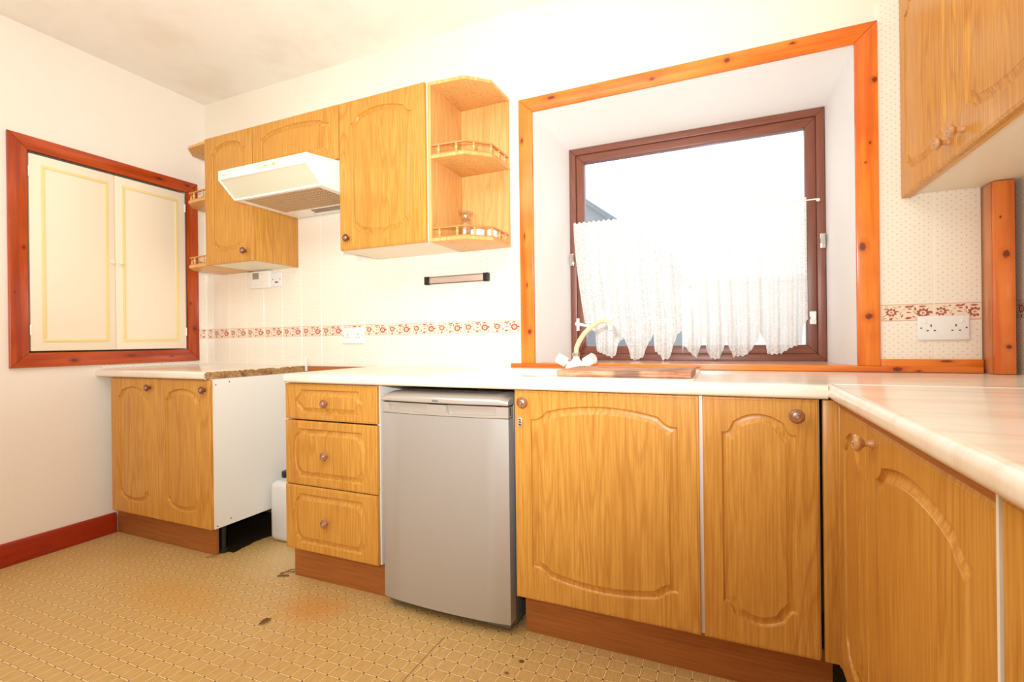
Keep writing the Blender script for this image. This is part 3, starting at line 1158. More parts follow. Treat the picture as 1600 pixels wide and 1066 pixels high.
# sink cabinet, narrow cabinet
sb = thing('base_cabinet', 'wide oak single-door sink cabinet with a small steel lock, right of the fridge', 'cabinet', (-0.667, Y0, 0))
carcass(sb, 0.602, 0.59, DZ0, 0.872)
d = make_door(sb, 0.0, 0.594, DZ0, DZ1 - DZ0, side=0.060)
add_knob(d, 0.036, 0.672, 'knob', 1.08)
bm = NB()
n = 16
pl = [(0.022 + 0.0075 * math.cos(2 * PI * i / n), 0.603 + 0.017 * math.sin(2 * PI * i / n)) for i in range(n)]
add_prism(bm, pl, 'Y', -0.004, 0.001, bev=0.001)
for zz in (0.594, 0.603, 0.611):
    add_box(bm, 0.0185, 0.0255, -0.0055, -0.003, zz - 0.002, zz + 0.002, mi=1)
lk = finish('lock', bm, [plain('lock_steel', (214, 200, 190), 0.25, 0.5), M['dark']], d)
lk['label'] = 'small oval steel lock plate'
bm = NB()
add_lathe(bm, [(0.0018, -0.0045), (0.0018, -0.0005)], (0.025, 0, 0.612), 'Y', 8)
nb = thing('base_cabinet', 'narrow oak single-door cabinet with its knob top right, beside the corner post', 'cabinet', (-0.065, Y0, 0))
bm.free()
carcass(nb, 0.300, 0.59, DZ0, 0.872)
d = make_door(nb, 0.002, 0.294, DZ0, DZ1 - DZ0, side=0.052, rt=0.056, rb=0.052)
add_knob(d, 0.240, 0.667, 'knob', 1.1)
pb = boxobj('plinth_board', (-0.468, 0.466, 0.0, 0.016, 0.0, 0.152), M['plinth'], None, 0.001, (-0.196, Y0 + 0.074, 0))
tag(pb, 'long brown plinth board under the sink cabinet and narrow cabinet', 'plinth')

# right-hand run: local x points towards the camera (world -Y), local -y = world -X
XRUN = 0.275
cc = thing('corner_cabinet', 'oak corner base cabinet with narrow and wide doors, under the right-hand worktop', 'cabinet', (XRUN, 1.540, 0), -PI / 2)
bm = NB()
# L-shaped corner post: its face looks at the room from y = Y0
add_box(bm, -0.026, -0.008, -0.034, 0.010, DZ0, DZ1, bev=0.003)
add_box(bm, -0.026, 0.008, -0.002, 0.016, DZ0, DZ1, bev=0.004)
po = finish('corner_post', bm, M['oak'], cc)
d = make_door(cc, 0.012, 0.268, DZ0, 0.852 - DZ0, side=0.046, rt=0.050, rb=0.050)
d2 = make_door(cc, 0.283, 0.543, DZ0, 0.852 - DZ0, side=0.056, rt=0.052, rb=0.050)
add_knob(d2, 0.048, 0.662, 'knob_pale')
carcass(cc, 0.8335, 0.59, DZ0, 0.872)
boxobj('edge_strip', (0.8278, 0.8338, -0.0005, 0.018, DZ0, 0.872), M['melamine'], cc, 0.0)
boxobj('rail', (0.012, 0.826, 0.0005, 0.018, 0.853, 0.8715), M['plinth'], cc, 0.0)
boxobj('plinth', (-0.08, 0.833, 0.058, 0.074, 0.0, 0.150), M['plinth'], cc, 0.001)
ec = thing('base_cabinet', 'darker oak base cabinet at the right edge of the frame, nearest the camera', 'cabinet', (XRUN, 0.705, 0), -PI / 2)
carcass(ec, 0.60, 0.59, DZ0, 0.872)
d = make_door(ec, 0.0, 0.596, DZ0, 0.866 - DZ0, side=0.050)
add_knob(d, 0.55, 0.66, 'knob_pale')
boxobj('plinth', (0.0, 0.6, 0.058, 0.074, 0.0, 0.150), M['plinth'], ec, 0.001)

# long main worktop
mw = thing('worktop', 'long cream worktop with the inset sink, running under the window', 'worktop', (-1.735, 1.53, 0.872))
bm = NB()
x1 = 0.252 + 1.735
add_prism(bm, nose_profile(0, 0.06, 0, 0.038), 'X', 0.0, x1)
L_, R_ = 1.735 - 0.52, 1.735 - 0.13      # bowl cut-out
X2 = XR - 0.001 + 1.735
add_box(bm, 0.0, L_, 0.06, 0.628, 0, 0.038)
add_box(bm, R_, x1, 0.06, 0.628, 0, 0.038)
add_box(bm, L_, R_, 0.06, 0.10, 0, 0.038)
add_box(bm, L_, R_, 0.40, 0.628, 0, 0.038)
add_box(bm, x1, X2, 0.048, 0.628, 0, 0.038)
finish('laminate', bm, M['worktop'], mw)
rw = thing('worktop', 'right-hand cream worktop running towards the camera over the corner cabinet', 'worktop', (0.252, 1.572, 0.872), -PI / 2)
bm = NB()
add_prism(bm, nose_profile(0, XR - 0.253, 0, 0.038, 0.018), 'X', 0.0, 1.572 + 0.45)
finish('laminate', bm, M['worktop'], rw)
bm = NB(); add_box(bm, 0.0, 0.004, 0.02, XR - 0.254, 0.0375, 0.0392, bev=0.0005)
js = finish('joint_strip', bm, M['white_plastic'], rw)
js['label'] = 'thin white joint strip'
# painted wall batten seen through the gap where the cooker stood
tag(boxobj('wall_batten', (-0.29, 0.29, -0.02, 0.0, 0, 0.030), M['plinth'], None, 0.001, (-1.98, YB - 0.0015, 0.874)), 'reddish wooden batten on the wall in the empty gap between the worktops', 'batten')
tag(boxobj('trim_strip', (-0.005, 0.005, -0.012, 0.0, 0, 0.080), M['white_plastic'], None, 0.001, (-2.232, YB - 0.022, 0.877)), 'small upright cream plastic strip in the gap between the two worktops', 'strip')

# ---------------------------------------------------------------- sink, chopping board, tap
sk = thing('sink', 'white inset sink let into the long worktop below the window', 'sink', (-0.56, 1.81, 0.910))


def rrect(x0, x1, y0, y1, r, n=6):
    P = []
    for (cx, cy, a0) in ((x1 - r, y1 - r, 0), (x0 + r, y1 - r, PI / 2), (x0 + r, y0 + r, PI), (x1 - r, y0 + r, 1.5 * PI)):
        for i in range(n + 1):
            a = a0 + PI / 2 * i / n
            P.append((cx + r * math.cos(a), cy + r * math.sin(a)))
    return P


bm = NB()
ro = rrect(-0.47, 0.475, -0.265, 0.262, 0.055)
ri = rrect(0.06, 0.41, -0.165, 0.11, 0.05)
levels = [(ro, 0.0), ([(x * 0.996, y * 0.994) for x, y in ro], 0.005)]
lo = [bm.verts.new((x, y, 0.0002)) for x, y in ro]
up = [bm.verts.new((x * 0.992, y * 0.986, 0.006)) for x, y in ro]
n = len(ro)
for i in range(n):
    bm.faces.new([lo[i], lo[(i + 1) % n], up[(i + 1) % n], up[i]])
a = [bm.verts.new((x, y, 0.006)) for x, y in ri]
b = [bm.verts.new((0.235 + (x - 0.235) * 0.92, -0.0275 + (y + 0.0275) * 0.9, -0.14)) for x, y in ri]
allv = up + a
for tri in tessellate_polygon([[Vector((v.co.x, v.co.y, 0)) for v in up], [Vector((v.co.x, v.co.y, 0)) for v in a]]):
    bm.faces.new([allv[i] for i in tri])
for i in range(n):
    bm.faces.new([a[i], a[(i + 1) % n], b[(i + 1) % n], b[i]])
bm.faces.new(b)
finish('basin', bm, M['enamel'], sk)
for k in range(7):
    bm = NB()
    add_box(bm, -0.40, 0.0, -0.17 + 0.05 * k, -0.162 + 0.05 * k, 0.0055, 0.0085, bev=0.0012, seg=1)
    finish('drainer_rib', bm, M['enamel'], sk)
bm = NB()
add_box(bm, -0.218, 0.217, -0.142, 0.142, 0.0, 0.020, bev=0.004, seg=2)
cb = finish('chopping_board', bm, M['board'], None, (-0.313, 1.742, 0.9163))
tag(cb, 'scorched wooden chopping board lying across the sink bowl', 'chopping board')
tp = thing('tap', 'mixer tap with a long curved yellowed spout behind the sink', 'tap', (-0.575, 2.00, 0.9162))


def tl(p):
    return (p[0] + 0.575, p[1] - 2.00, p[2] - 0.9162)


M['tap_plastic'] = plain('pale_plastic_tap', (248, 236, 226), 0.25)
M['tap_yellow'] = plain('yellowed_plastic_spout', (242, 222, 178), 0.3)
bm = NB()
add_lathe(bm, [(0.047, 0), (0.046, 0.012), (0.036, 0.026), (0.020, 0.036), (0.014, 0.046), (0.014, 0.055)], (0, 0, 0), 'Z', 20)
finish('body', bm, M['tap_plastic'], tp)
bm = NB(); add_lathe(bm, [(0.013, 0.052), (0.017, 0.054), (0.017, 0.068), (0.012, 0.070)], (0, 0, 0), 'Z', 8)
finish('collar', bm, M['chrome'], tp)
bm = NB()
sp = [(0.0, 0, 0.06), (0.003, -0.003, 0.09), (0.018, -0.012, 0.118), (0.045, -0.030, 0.150), (0.080, -0.05, 0.176), (0.115, -0.07, 0.194), (0.142, -0.085, 0.199), (0.158, -0.094, 0.192), (0.167, -0.10, 0.175)]
add_tube(bm, sp, [0.010, 0.0105, 0.0105, 0.010, 0.0095, 0.009, 0.0085, 0.0085, 0.0085], 12)
finish('spout', bm, M['tap_yellow'], tp)
bm = NB(); add_tube(bm, [(0.167, -0.10, 0.178), (0.170, -0.102, 0.158)], 0.0095, 12)
finish('nozzle', bm, M['tap_plastic'], tp)
for s in (-1, 1):
    bm = NB()
    add_tube(bm, [(0.030 * s, 0, 0.020), (0.040 * s, -0.004, 0.027), (0.0405 * s, -0.004, 0.0275), (0.078 * s, -0.012, 0.048), (0.082 * s, -0.013, 0.050)], [0.010, 0.010, 0.022, 0.023, 0.018], 14)
    finish('handle', bm, M['tap_plastic'], tp)

# ---------------------------------------------------------------- fridge
fr = thing('fridge', 'silver under-counter fridge standing between the drawer unit and the sink cabinet', 'fridge', (-0.966, 1.562, 0))
hw = 0.270
bm = NB(); add_box(bm, -hw, hw, 0.050, 0.56, 0.02, 0.812, bev=0.004)
finish('body', bm, M['silver_dark'], fr)


def bowed(bm, z0, z1, y_edge=0.0, bow=0.016, yb=0.045, n=12, r=0.006, mi=0, x0=-hw, x1=hw):
    P = []
    for i in range(n + 1):
        t = i / n
        x = x0 + (x1 - x0) * t
        P.append((x, y_edge - bow * (1 - (2 * t - 1) ** 2)))
    P += [(x1, yb), (x0, yb)]
    add_prism(bm, P, 'Z', z0, z1, mi=mi, bev=0.002)


bm = NB(); bowed(bm, 0.042, 0.764)
finish('door', bm, M['silver'], fr)
bm = NB()
# band with handle recess: back strip + raised lower lip + end caps + middle tab
bowed(bm, 0.766, 0.774)
bowed(bm, 0.774, 0.806, y_edge=0.014, bow=0.012, yb=0.045)
P = [(-hw, 0.0), (-hw + 0.030, -0.0035), (-hw + 0.036, 0.02), (-hw, 0.02)]
add_prism(bm, P, 'Z', 0.774, 0.806)
P = [(hw, 0.0), (hw - 0.045, -0.005), (hw - 0.052, 0.02), (hw, 0.02)]
add_prism(bm, P, 'Z', 0.774, 0.806)
# middle tab, wider at its foot
add_prism(bm, [(-0.065, 0.774), (0.030, 0.774), (0.026, 0.806), (-0.050, 0.806)], 'Y', -0.0155, 0.01)
finish('handle_band', bm, M['silver_gloss'], fr)
bm = NB(); bowed(bm, 0.8065, 0.8125, y_edge=0.006, bow=0.014)  # dark strip fills the gap under the lid, standing in for its shade
finish('gap_shade', bm, M['dark'], fr)
bm = NB()
prof = [(0.04, 0.8128), (-0.006, 0.8128), (-0.0075, 0.820), (-0.004, 0.830), (0.006, 0.840), (0.022, 0.846), (0.05, 0.8475), (0.555, 0.8475), (0.555, 0.8128)]
# lid: sweep the nose profile over the bowed front
n = 16
rings = []
for i in range(n + 1):
    t = i / n
    x = -hw - 0.001 + (2 * hw + 0.002) * t
    bow = 0.016 * (1 - (2 * t - 1) ** 2)
    ends = min(t, 1 - t) * 2 * hw
    drop = 0.012 * max(0, 1 - ends / 0.03) ** 2
    ring = []
    for (y, z) in prof:
        ring.append(bm.verts.new((x, y - (bow if y < 0.04 else 0), z - (drop * (z - 0.8095) / 0.038))))
    rings.append(ring)
for i in range(n):
    for k in range(len(prof)):
        j = (k + 1) % len(prof)
        bm.faces.new([rings[i][k], rings[i][j], rings[i + 1][j], rings[i + 1][k]])
bm.faces.new(rings[0]); bm.faces.new(list(reversed(rings[-1])))
finish('lid', bm, M['silver_gloss'], fr)
bm = NB(); add_box(bm, -0.028, -0.002, -0.0245, -0.010, 0.8185, 0.8235, bev=0.001)
finish('badge', bm, M['silver_dark'], fr)
bm = NB(); add_box(bm, -hw + 0.01, hw - 0.01, 0.02, 0.05, 0.018, 0.046)
finish('kick_panel', bm, M['silver_dark'], fr)
for x in (-0.22, 0.22):
    for y in (0.09, 0.5):
        bm = NB(); add_lathe(bm, [(0.018, 0), (0.018, 0.008), (0.008, 0.012), (0.008, 0.022)], (x, y, 0), 'Z', 12)
        finish('foot', bm, M['black_plastic'], fr)

# ---------------------------------------------------------------- wall cabinets
YU = 1.85
UZ0, UZ1 = 1.486, 2.199
dU = YB - YU - 0.0062


def wall_carcass(root, w, z0, z1, oak_sides=(False, False)):
    bm = NB()
    t = 0.016
    add_box(bm, t, w - t, 0.018, dU, z0, z0 + t)
    add_box(bm, t, w - t, 0.018, dU, z1 - t, z1)
    add_box(bm, t, w - t, dU - 0.006, dU, z0 + t, z1 - t)
    finish('carcass', bm, M['cream_board'], root, smooth=False)
    for s, (xa, xb) in enumerate(((0, t), (w - t, w))):
        bm = NB(); add_box(bm, xa, xb, 0.018, dU, z0, z1, bev=0.0008)
        finish('side_panel', bm, M['oak'] if oak_sides[s] else M['cream_board'], root)


w1 = thing('wall_cabinet', 'narrow oak wall cabinet with a dark knob low right, left of the cooker hood', 'wall cabinet', (-2.687, YU, UZ0))
wall_carcass(w1, 0.380, 0.002, UZ1 - UZ0, (True, True))
d = make_door(w1, 0.0, 0.379, 0, UZ1 - UZ0, side=0.056)
add_knob(d, 0.322, 0.055, 'knob_dark')
w2 = thing('wall_cabinet', 'short wide oak cabinet directly above the cooker hood', 'wall cabinet', (-2.305, YU, 1.936))
wall_carcass(w2, 0.594, 0.0, 0.263)
make_door(w2, 0.001, 0.592, 0, 0.263, side=0.058, top=0.040, bot=0.045, rt=0.036, rb=0.0)
w3 = thing('wall_cabinet', 'large oak wall cabinet with a dark knob low on its left, right of the hood', 'wall cabinet', (-1.709, YU, UZ0))
wall_carcass(w3, 0.497, 0.002, UZ1 - UZ0, (False, False))
d = make_door(w3, 0.001, 0.491, 0, UZ1 - UZ0, side=0.070, top=0.055, rt=0.055)
add_knob(d, 0.050, 0.055, 'knob_dark')

# open corner shelf units
def gallery(root, poly, z, n_spin, ts):
    """rail + spindles along the open polyline"""
    bm = NB()
    pts = [Vector((p[0], p[1], 0)) for p in poly]
    seg = [(pts[i + 1] - pts[i]).length for i in range(len(pts) - 1)]
    tot = sum(seg)

    def at(s):
        s = max(0, min(tot, s))
        for i, L in enumerate(seg):
            if s <= L or i == len(seg) - 1:
                return pts[i].lerp(pts[i + 1], min(1, s / L))
            s -= L
    # rail of rectangular section, mitred
    nrm = []
    for i in range(len(pts)):
        a = pts[i] - pts[i - 1] if i else pts[1] - pts[0]
        b = pts[i + 1] - pts[i] if i < len(pts) - 1 else a
        t = (a.normalized() + b.normalized()).normalized()
        nrm.append(Vector((-t.y, t.x, 0)))
    for (za, zb, hw_) in ((z + 0.040, z + 0.0475, 0.0055), (z + 0.0005, z + 0.005, 0.005)):
        rr = []
        for p, nn in zip(pts, nrm):
            rr.append([bm.verts.new(tuple((p + nn * s * hw_).to_2d()) + (zz,)) for (s, zz) in ((-1, za), (1, za), (1, zb), (-1, zb))])
        for i in range(len(rr) - 1):
            for k in range(4):
                bm.faces.new([rr[i][k], rr[i][(k + 1) % 4], rr[i + 1][(k + 1) % 4], rr[i + 1][k]])
        bm.faces.new(rr[0]); bm.faces.new(rr[-1])
    finish('gallery_rail', bm, M['rail'], root, smooth=False)
    for t in ts:
        p = at(t * tot)
        bm = NB()
        add_lathe(bm, [(0.0055, 0.005), (0.0062, 0.009), (0.003, 0.012), (0.006, 0.017), (0.0075, 0.0225), (0.006, 0.028), (0.003, 0.033), (0.006, 0.036), (0.005, 0.040)], (p.x, p.y, z), 'Z', 10)
        finish('spindle', bm, M['spindle'], root)


def shelf_unit(root, sgn, x_in, levels, back=True, side=True):
    """plan grows away from the neighbouring cabinet in direction sgn; local origin at front inner corner"""
    def S(p):
        return (p[0] * sgn, p[1])
    plan = [(0.0, 0.012), (0.180, 0.026), (0.270, 0.112), (0.274, dU), (0.0, dU)]
    H = UZ1 - UZ0
    for i, z in enumerate(levels):
        bm = NB(); add_prism(bm, [S(p) for p in plan], 'Z', z, z + 0.0155, bev=0.0015)
        o = finish('shelf', bm, M['oak_pale'], root)
    if side:
        bm = NB(); add_box(bm, 0.0 * sgn, 0.0152 * sgn, 0.014, dU, 0.0158, H - 0.0158)
        finish('side_panel', bm, M['oak_pale'], root)
    if back:
        bm = NB(); add_box(bm, 0.0155 * sgn, 0.272 * sgn, dU - 0.012, dU, 0.0158, levels[1] - 0.0002)
        add_box(bm, 0.0155 * sgn, 0.272 * sgn, dU - 0.012, dU, levels[1] + 0.0158, H - 0.0158)
        finish('back_panel', bm, M['oak_pale'], root)
    rail = [(0.018, 0.020), (0.177, 0.034), (0.262, 0.116), (0.265, dU - 0.014)]
    for z in levels[:2]:
        gallery(root, [S(p) for p in rail], z + 0.0156, 6, (0.07, 0.26, 0.44, 0.62, 0.79, 0.93))


su = thing('corner_shelf', 'open oak corner shelf holding a glass jar, at the right end of the wall cabinets', 'shelf', (-1.208, YU, UZ0))
shelf_unit(su, 1, 0, (0.0, 0.370, UZ1 - UZ0 - 0.0155))
sl = thing('corner_shelf', 'open oak corner shelf holding white bowls, at the left end of the wall cabinets', 'shelf', (-2.6885, YU, UZ0))
shelf_unit(sl, -1, 0, (0.0, 0.378, UZ1 - UZ0 - 0.0155), back=False, side=True)

# upper right wall cabinet, facing -X
ur = thing('wall_cabinet', 'oak two-door wall cabinet above the right-hand worktop, at the top right', 'wall cabinet', (0.580, YB - 0.0065, 1.528), -PI / 2)
HU = 0.716
WU = 1.02
bm = NB()
t = 0.016
add_box(bm, 0, WU, 0.018, XR - 0.58 - 0.002, 0.012, 0.012 + t)
add_box(bm, 0, WU, 0.018, XR - 0.58 - 0.002, HU - t, HU)
add_box(bm, 0, t, 0.018, XR - 0.58 - 0.002, 0.012 + t, HU - t)
add_box(bm, WU - t, WU, 0.018, XR - 0.58 - 0.002, 0.012 + t, HU - t)
finish('carcass', bm, M['cream_board'], ur, smooth=False)
boxobj('pelmet_edge', (0.0, WU, 0.0185, 0.030, 0.0, 0.0118), M['oak_x'], ur, 0.001)
d = make_door(ur, 0.0, 0.452, 0, HU, side=0.050)
add_knob(d, 0.440 - 0.03, 0.052, 'knob_pale', 1.0)
d = make_door(ur, 0.456, 0.560, 0, HU, side=0.058)
add_knob(d, 0.045, 0.052, 'knob_pale', 1.0)

# ---------------------------------------------------------------- cooker hood
M['hood'] = plain('hood_white_enamel', (252, 250, 242), 0.3)
M['hood_glass'] = plain('hood_frosted_visor', (230, 224, 198), 0.2)
M['grease'] = plain('greasy_filter', (228, 186, 138), 0.5)
M['grease_dark'] = plain('hood_inside', (70, 38, 20), 0.7)
hd = thing('cooker_hood', 'white cooker hood with slanted frosted visor and brown filter grille', 'hood', (-2.0025, 1.65, 1.773))
HW = 0.2925
HT = UZ0 + 0  # noqa
bm = NB()
# side cheeks
side = [(0.085, 0.0), (0.49, 0.0), (0.49, 0.160), (0.222, 0.160), (0.219, 0.152), (0.0, 0.124), (0.0, 0.078)]
for s in (-1, 1):
    add_prism(bm, side, 'X', s * HW, s * (HW - 0.006), bev=0.001)
# front fascia, top, bottom rims
add_box(bm, -HW + 0.006, HW - 0.006, 0.0, 0.012, 0.078, 0.124, bev=0.002)
add_prism(bm, [(0.010, 0.1165), (0.0, 0.124), (0.219, 0.152), (0.219, 0.146)], 'X', -HW + 0.006, HW - 0.006)
add_box(bm, -HW + 0.006, HW - 0.006, 0.219, 0.49, 0.150, 0.160)
add_box(bm, -HW + 0.006, HW - 0.006, 0.085, 0.105, 0.0, 0.008)
add_box(bm, -HW + 0.006, HW - 0.006, 0.375, 0.49, 0.0, 0.008)
add_box(bm, -HW + 0.006, -HW + 0.035, 0.105, 0.375, 0.0, 0.008)
add_box(bm, HW - 0.035, HW - 0.006, 0.105, 0.375, 0.0, 0.008)
finish('casing', bm, M['hood'], hd)
bm = NB()
add_prism(bm, [(0.089, 0.004), (0.006, 0.080), (0.010, 0.084), (0.095, 0.008)], 'X', -HW + 0.008, HW - 0.008)
vz = finish('visor', bm, M['hood_glass'], hd)
vz['label'] = 'frosted greenish visor'
bm = NB()
n = 36
for i in range(n):
    x = -HW + 0.040 + (2 * HW - 0.08) * i / (n - 1)
    add_box(bm, x - 0.0024, x + 0.0024, 0.105, 0.375, 0.001, 0.0028)
for j in range(9):
    y = 0.12 + 0.030 * j
    add_box(bm, -HW + 0.035, HW - 0.035, y, y + 0.0018, 0.0020, 0.0034)
gr = finish('filter_grille', bm, M['grease'], hd, smooth=False)
gr['kind'] = 'stuff'
bm = NB(); add_box(bm, -HW + 0.035, HW - 0.035, 0.105, 0.375, 0.0055, 0.010)
finish('filter_backing', bm, M['grease_dark'], hd)
bm = NB()
add_prism(bm, [(-0.08, 0.385), (0.27, 0.385), (0.27, 0.440), (-0.10, 0.440)], 'Z', -0.002, 0.001)
lw = finish('lamp_lens', bm, plain('dark_lamp_lens', (128, 92, 60), 0.3), hd)
lw['label'] = 'dark brown lamp lens'
bm = NB(); add_box(bm, -0.02, 0.16, -0.0015, 0.003, 0.090, 0.114, bev=0.001)
sp_ = finish('switch_panel', bm, plain('yellowed_switch_panel', (250, 240, 204), 0.3), hd)
for (xa, ya) in ((0.085, -0.006), (0.03, -0.004)):
    bm = NB(); add_box(bm, xa, xa + 0.015, ya, -0.001, 0.098, 0.107, bev=0.001)
    finish('switch', bm, plain('switch_slider', (220, 190, 140), 0.3), sp_)
bm = NB(); add_box(bm, -HW + 0.028, -HW + 0.055, -0.0012, 0.001, 0.099, 0.104, bev=0.0004)
finish('badge', bm, plain('hood_badge', (206, 200, 188), 0.4), hd)

# ---------------------------------------------------------------- wall fittings
YT = YB - 0.0055
th_ = thing('thermostat', 'white digital thermostat with a small grey display, under the narrow wall cabinet', 'thermostat', (-2.612, YT, 1.378))
bm = NB(); add_box(bm, -0.093, 0.093, -0.026, 0.0, 0.0, 0.103, bev=0.004, seg=3)
finish('casing', bm, M['white_plastic'], th_)
bm = NB(); add_box(bm, -0.048, 0.004, -0.0268, -0.0255, 0.056, 0.094, bev=0.0004)
ds = finish('display', bm, plain('grey_lcd', (150, 150, 128), 0.2), th_)
ds['label'] = 'small grey-green screen'
for (x, z) in ((0.030, 0.083), (0.030, 0.036), (0.030, 0.020), (-0.02, 0.014)):
    bm = NB(); add_box(bm, x - 0.008, x + 0.008, -0.0278, -0.0255, z, z + 0.004, bev=0.0005)
    finish('button', bm, plain('button_grey', (226, 222, 214), 0.4), th_)
M['socket'] = plain('socket_white', (250, 248, 246), 0.25)
M['slot'] = plain('socket_slot', (96, 84, 78), 0.6)


def socket(name, label, cx, zc, w, h, double=True, group=None):
    t = thing(name, label, 'socket', (cx, YT, zc))
    bm = NB(); add_box(bm, -w / 2, w / 2, -0.009, 0.0, -h / 2, h / 2, bev=0.003, seg=3)
    finish('face_plate', bm, M['socket'], t)
    for s in ((-1, 1) if double else (0,)):
        gx = s * w * 0.24
        bm = NB()
        add_box(bm, gx - 0.002, gx + 0.002, -0.0094, -0.008, 0.004, 0.012)
        add_box(bm, gx - 0.013, gx - 0.007, -0.0094, -0.008, -0.011, -0.007)
        add_box(bm, gx + 0.007, gx + 0.013, -0.0094, -0.008, -0.011, -0.007)
        finish('pin_holes', bm, M['slot'], t)
        bm = NB(); add_box(bm, gx + s * 0.0 + 0.016 * (1 if s >= 0 else -1) - 0.004, gx + 0.016 * (1 if s >= 0 else -1) + 0.004, -0.0115, -0.008, 0.016, 0.030, bev=0.0012)
        finish('switch', bm, M['socket'], t)
    for s in (-1, 1):
        bm = NB()
        add_lathe(bm, [(0.0028, -0.0098), (0.0028, -0.008)], (s * (w / 2 - 0.009), 0, 0), 'Y', 8)
        finish('screw', bm, M['slot'], t)


socket('double_socket', 'white double wall socket on the tiles between the hood gap and knife rack', -1.900, 1.077, 0.152, 0.089)
socket('double_socket', 'white double wall socket on the tiles right of the window', 0.694, 1.066, 0.142, 0.085)
t = thing('switch_plate', 'small square white switch plate just right of the thermostat', 'switch', (-2.477, YT, 1.427))
bm = NB(); add_box(bm, -0.041, 0.041, -0.010, 0, -0.043, 0.043, bev=0.003, seg=3)
finish('face_plate', bm, M['socket'], t)
for s in (-1, 1):
    bm = NB()
    add_lathe(bm, [(0.0032, -0.0112), (0.0032, -0.009)], (s * 0.030, 0, 0), 'Y', 8)
    finish('screw', bm, M['slot'], t)
bm = NB(); add_box(bm, -0.012, 0.012, -0.0112, -0.009, -0.022, -0.014, bev=0.001)
finish('fuse_carrier', bm, M['slot'], t)

kr = thing('knife_rack', 'empty magnetic knife rack with black end caps on the tiles below the open shelf', 'knife rack', (-1.233, YT, 1.352))
bm = NB()
add_box(bm, -0.158, 0.158, -0.016, -0.002, -0.016, 0.016, bev=0.002)
finish('bar', bm, plain('knife_rack_bar', (214, 190, 176), 0.3, 0.3), kr)
for z in (-0.019, 0.015):
    bm = NB(); add_box(bm, -0.16, 0.16, -0.0175, -0.014, z, z + 0.004, bev=0.0005)
    finish('magnet_strip', bm, plain('steel_edge', (120, 104, 96), 0.3, 0.6), kr)
for s in (-1, 1):
    bm = NB()
    add_box(bm, s * 0.155, s * 0.184, -0.022, 0.0, -0.021, 0.021, bev=0.003)
    finish('end_cap', bm, M['black_plastic'], kr)

# ---------------------------------------------------------------- window
wn = bpy.data.objects.new('window_1', None); COL.objects.link(wn); wn.location = ((WX0 + WX1) / 2, WY, WZ0); structure(wn)
wl = lambda bm: [setattr(v, 'co', v.co - Vector(((WX0 + WX1) / 2, WY, WZ0))) for v in bm.verts] and bm


def frame_bars(name, x0, x1, z0, z1, w, y0, y1, bev=0.003, wb=None):
    wb = wb or w
    for (poly, m) in (([(x0, z1), (x1, z1), (x1 - w, z1 - w), (x0 + w, z1 - w)], 'frame_brown_x'), ([(x0, z0), (x1, z0), (x1 - w, z0 + wb), (x0 + w, z0 + wb)], 'frame_brown_x'),
                      ([(x0, z0), (x0, z1), (x0 + w, z1 - w), (x0 + w, z0 + wb)], 'frame_brown'), ([(x1, z0), (x1, z1), (x1 - w, z1 - w), (x1 - w, z0 + wb)], 'frame_brown')):
        bm = NB()
        add_prism(bm, poly, 'Y', y0, y1, bev=bev)
        finish(name, wl(bm), M[m], wn)


frame_bars('frame_bar', WX0 + 0.002, WX1 - 0.002, WZ0 + 0.003, WZ1 - 0.002, 0.032, WY, WY + 0.07)
frame_bars('sash_bar', WX0 + 0.0345, WX1 - 0.0345, WZ0 + 0.0355, WZ1 - 0.0345, 0.040, WY + 0.008, WY + 0.05)
bm = NB(); add_box(bm, WX0 + 0.074, WX1 - 0.074, WY + 0.026, WY + 0.030, WZ0 + 0.075, WZ1 - 0.074)
finish('pane', wl(bm), M['pane'], wn, smooth=False)
for (cx, cz) in ((WX0 + 0.012, 1.454), (WX1 - 0.014, 1.451)):
    bm = NB()
    add_box(bm, cx - 0.011, cx + 0.011, WY - 0.012, WY + 0.001, cz - 0.034, cz + 0.030, bev=0.003)
    add_tube(bm, [(cx, WY - 0.016, cz - 0.014), (cx, WY - 0.016, cz + 0.024)], 0.010, 12)
    finish('friction_stay', wl(bm), M['chrome'], wn)
bm = NB()
add_box(bm, 0.338, 0.362, WY - 0.006, WY + 0.010, 1.094, 1.118, bev=0.003)
add_box(bm, 0.338, 0.362, WY - 0.006, WY + 0.010, 1.126, 1.150, bev=0.003)
add_lathe(bm, [(0.010, WY - 0.014), (0.010, WY + 0.005)], (0.350, 0, 1.122), 'Y', 14)
finish('latch', wl(bm), M['white_plastic'], wn)
bm = NB()
add_box(bm, -0.700, -0.684, WY - 0.006, WY + 0.010, 1.085, 1.150, bev=0.003)
add_tube(bm, [(-0.700, WY - 0.012, 1.122), (-0.62, WY - 0.03, 1.106)], [0.010, 0.006], 10)
finish('latch', wl(bm), M['white_plastic'], wn)

# curtain wire and lace curtain
YC = 2.415
cw = thing('curtain_wire', 'thin white curtain wire stretched across the window frame', 'curtain rail', (-0.17, YC + 0.009, 1.621))
bm = NB(); add_tube(bm, [(-0.528, 0, -0.004), (0.545, 0, 0.004)], 0.003, 8)
finish('wire', bm, M['white_plastic'], cw)
for x in (-0.528, 0.545):
    bm = NB(); add_tube(bm, [(x, 0, 0), (x + (0.012 if x < 0 else -0.012), 0, 0)], 0.006, 8)
    add_tube(bm, [(x, 0.0, 0), (x, 0.026, 0)], 0.002, 6)
    finish('hook', bm, M['white_plastic'], cw)
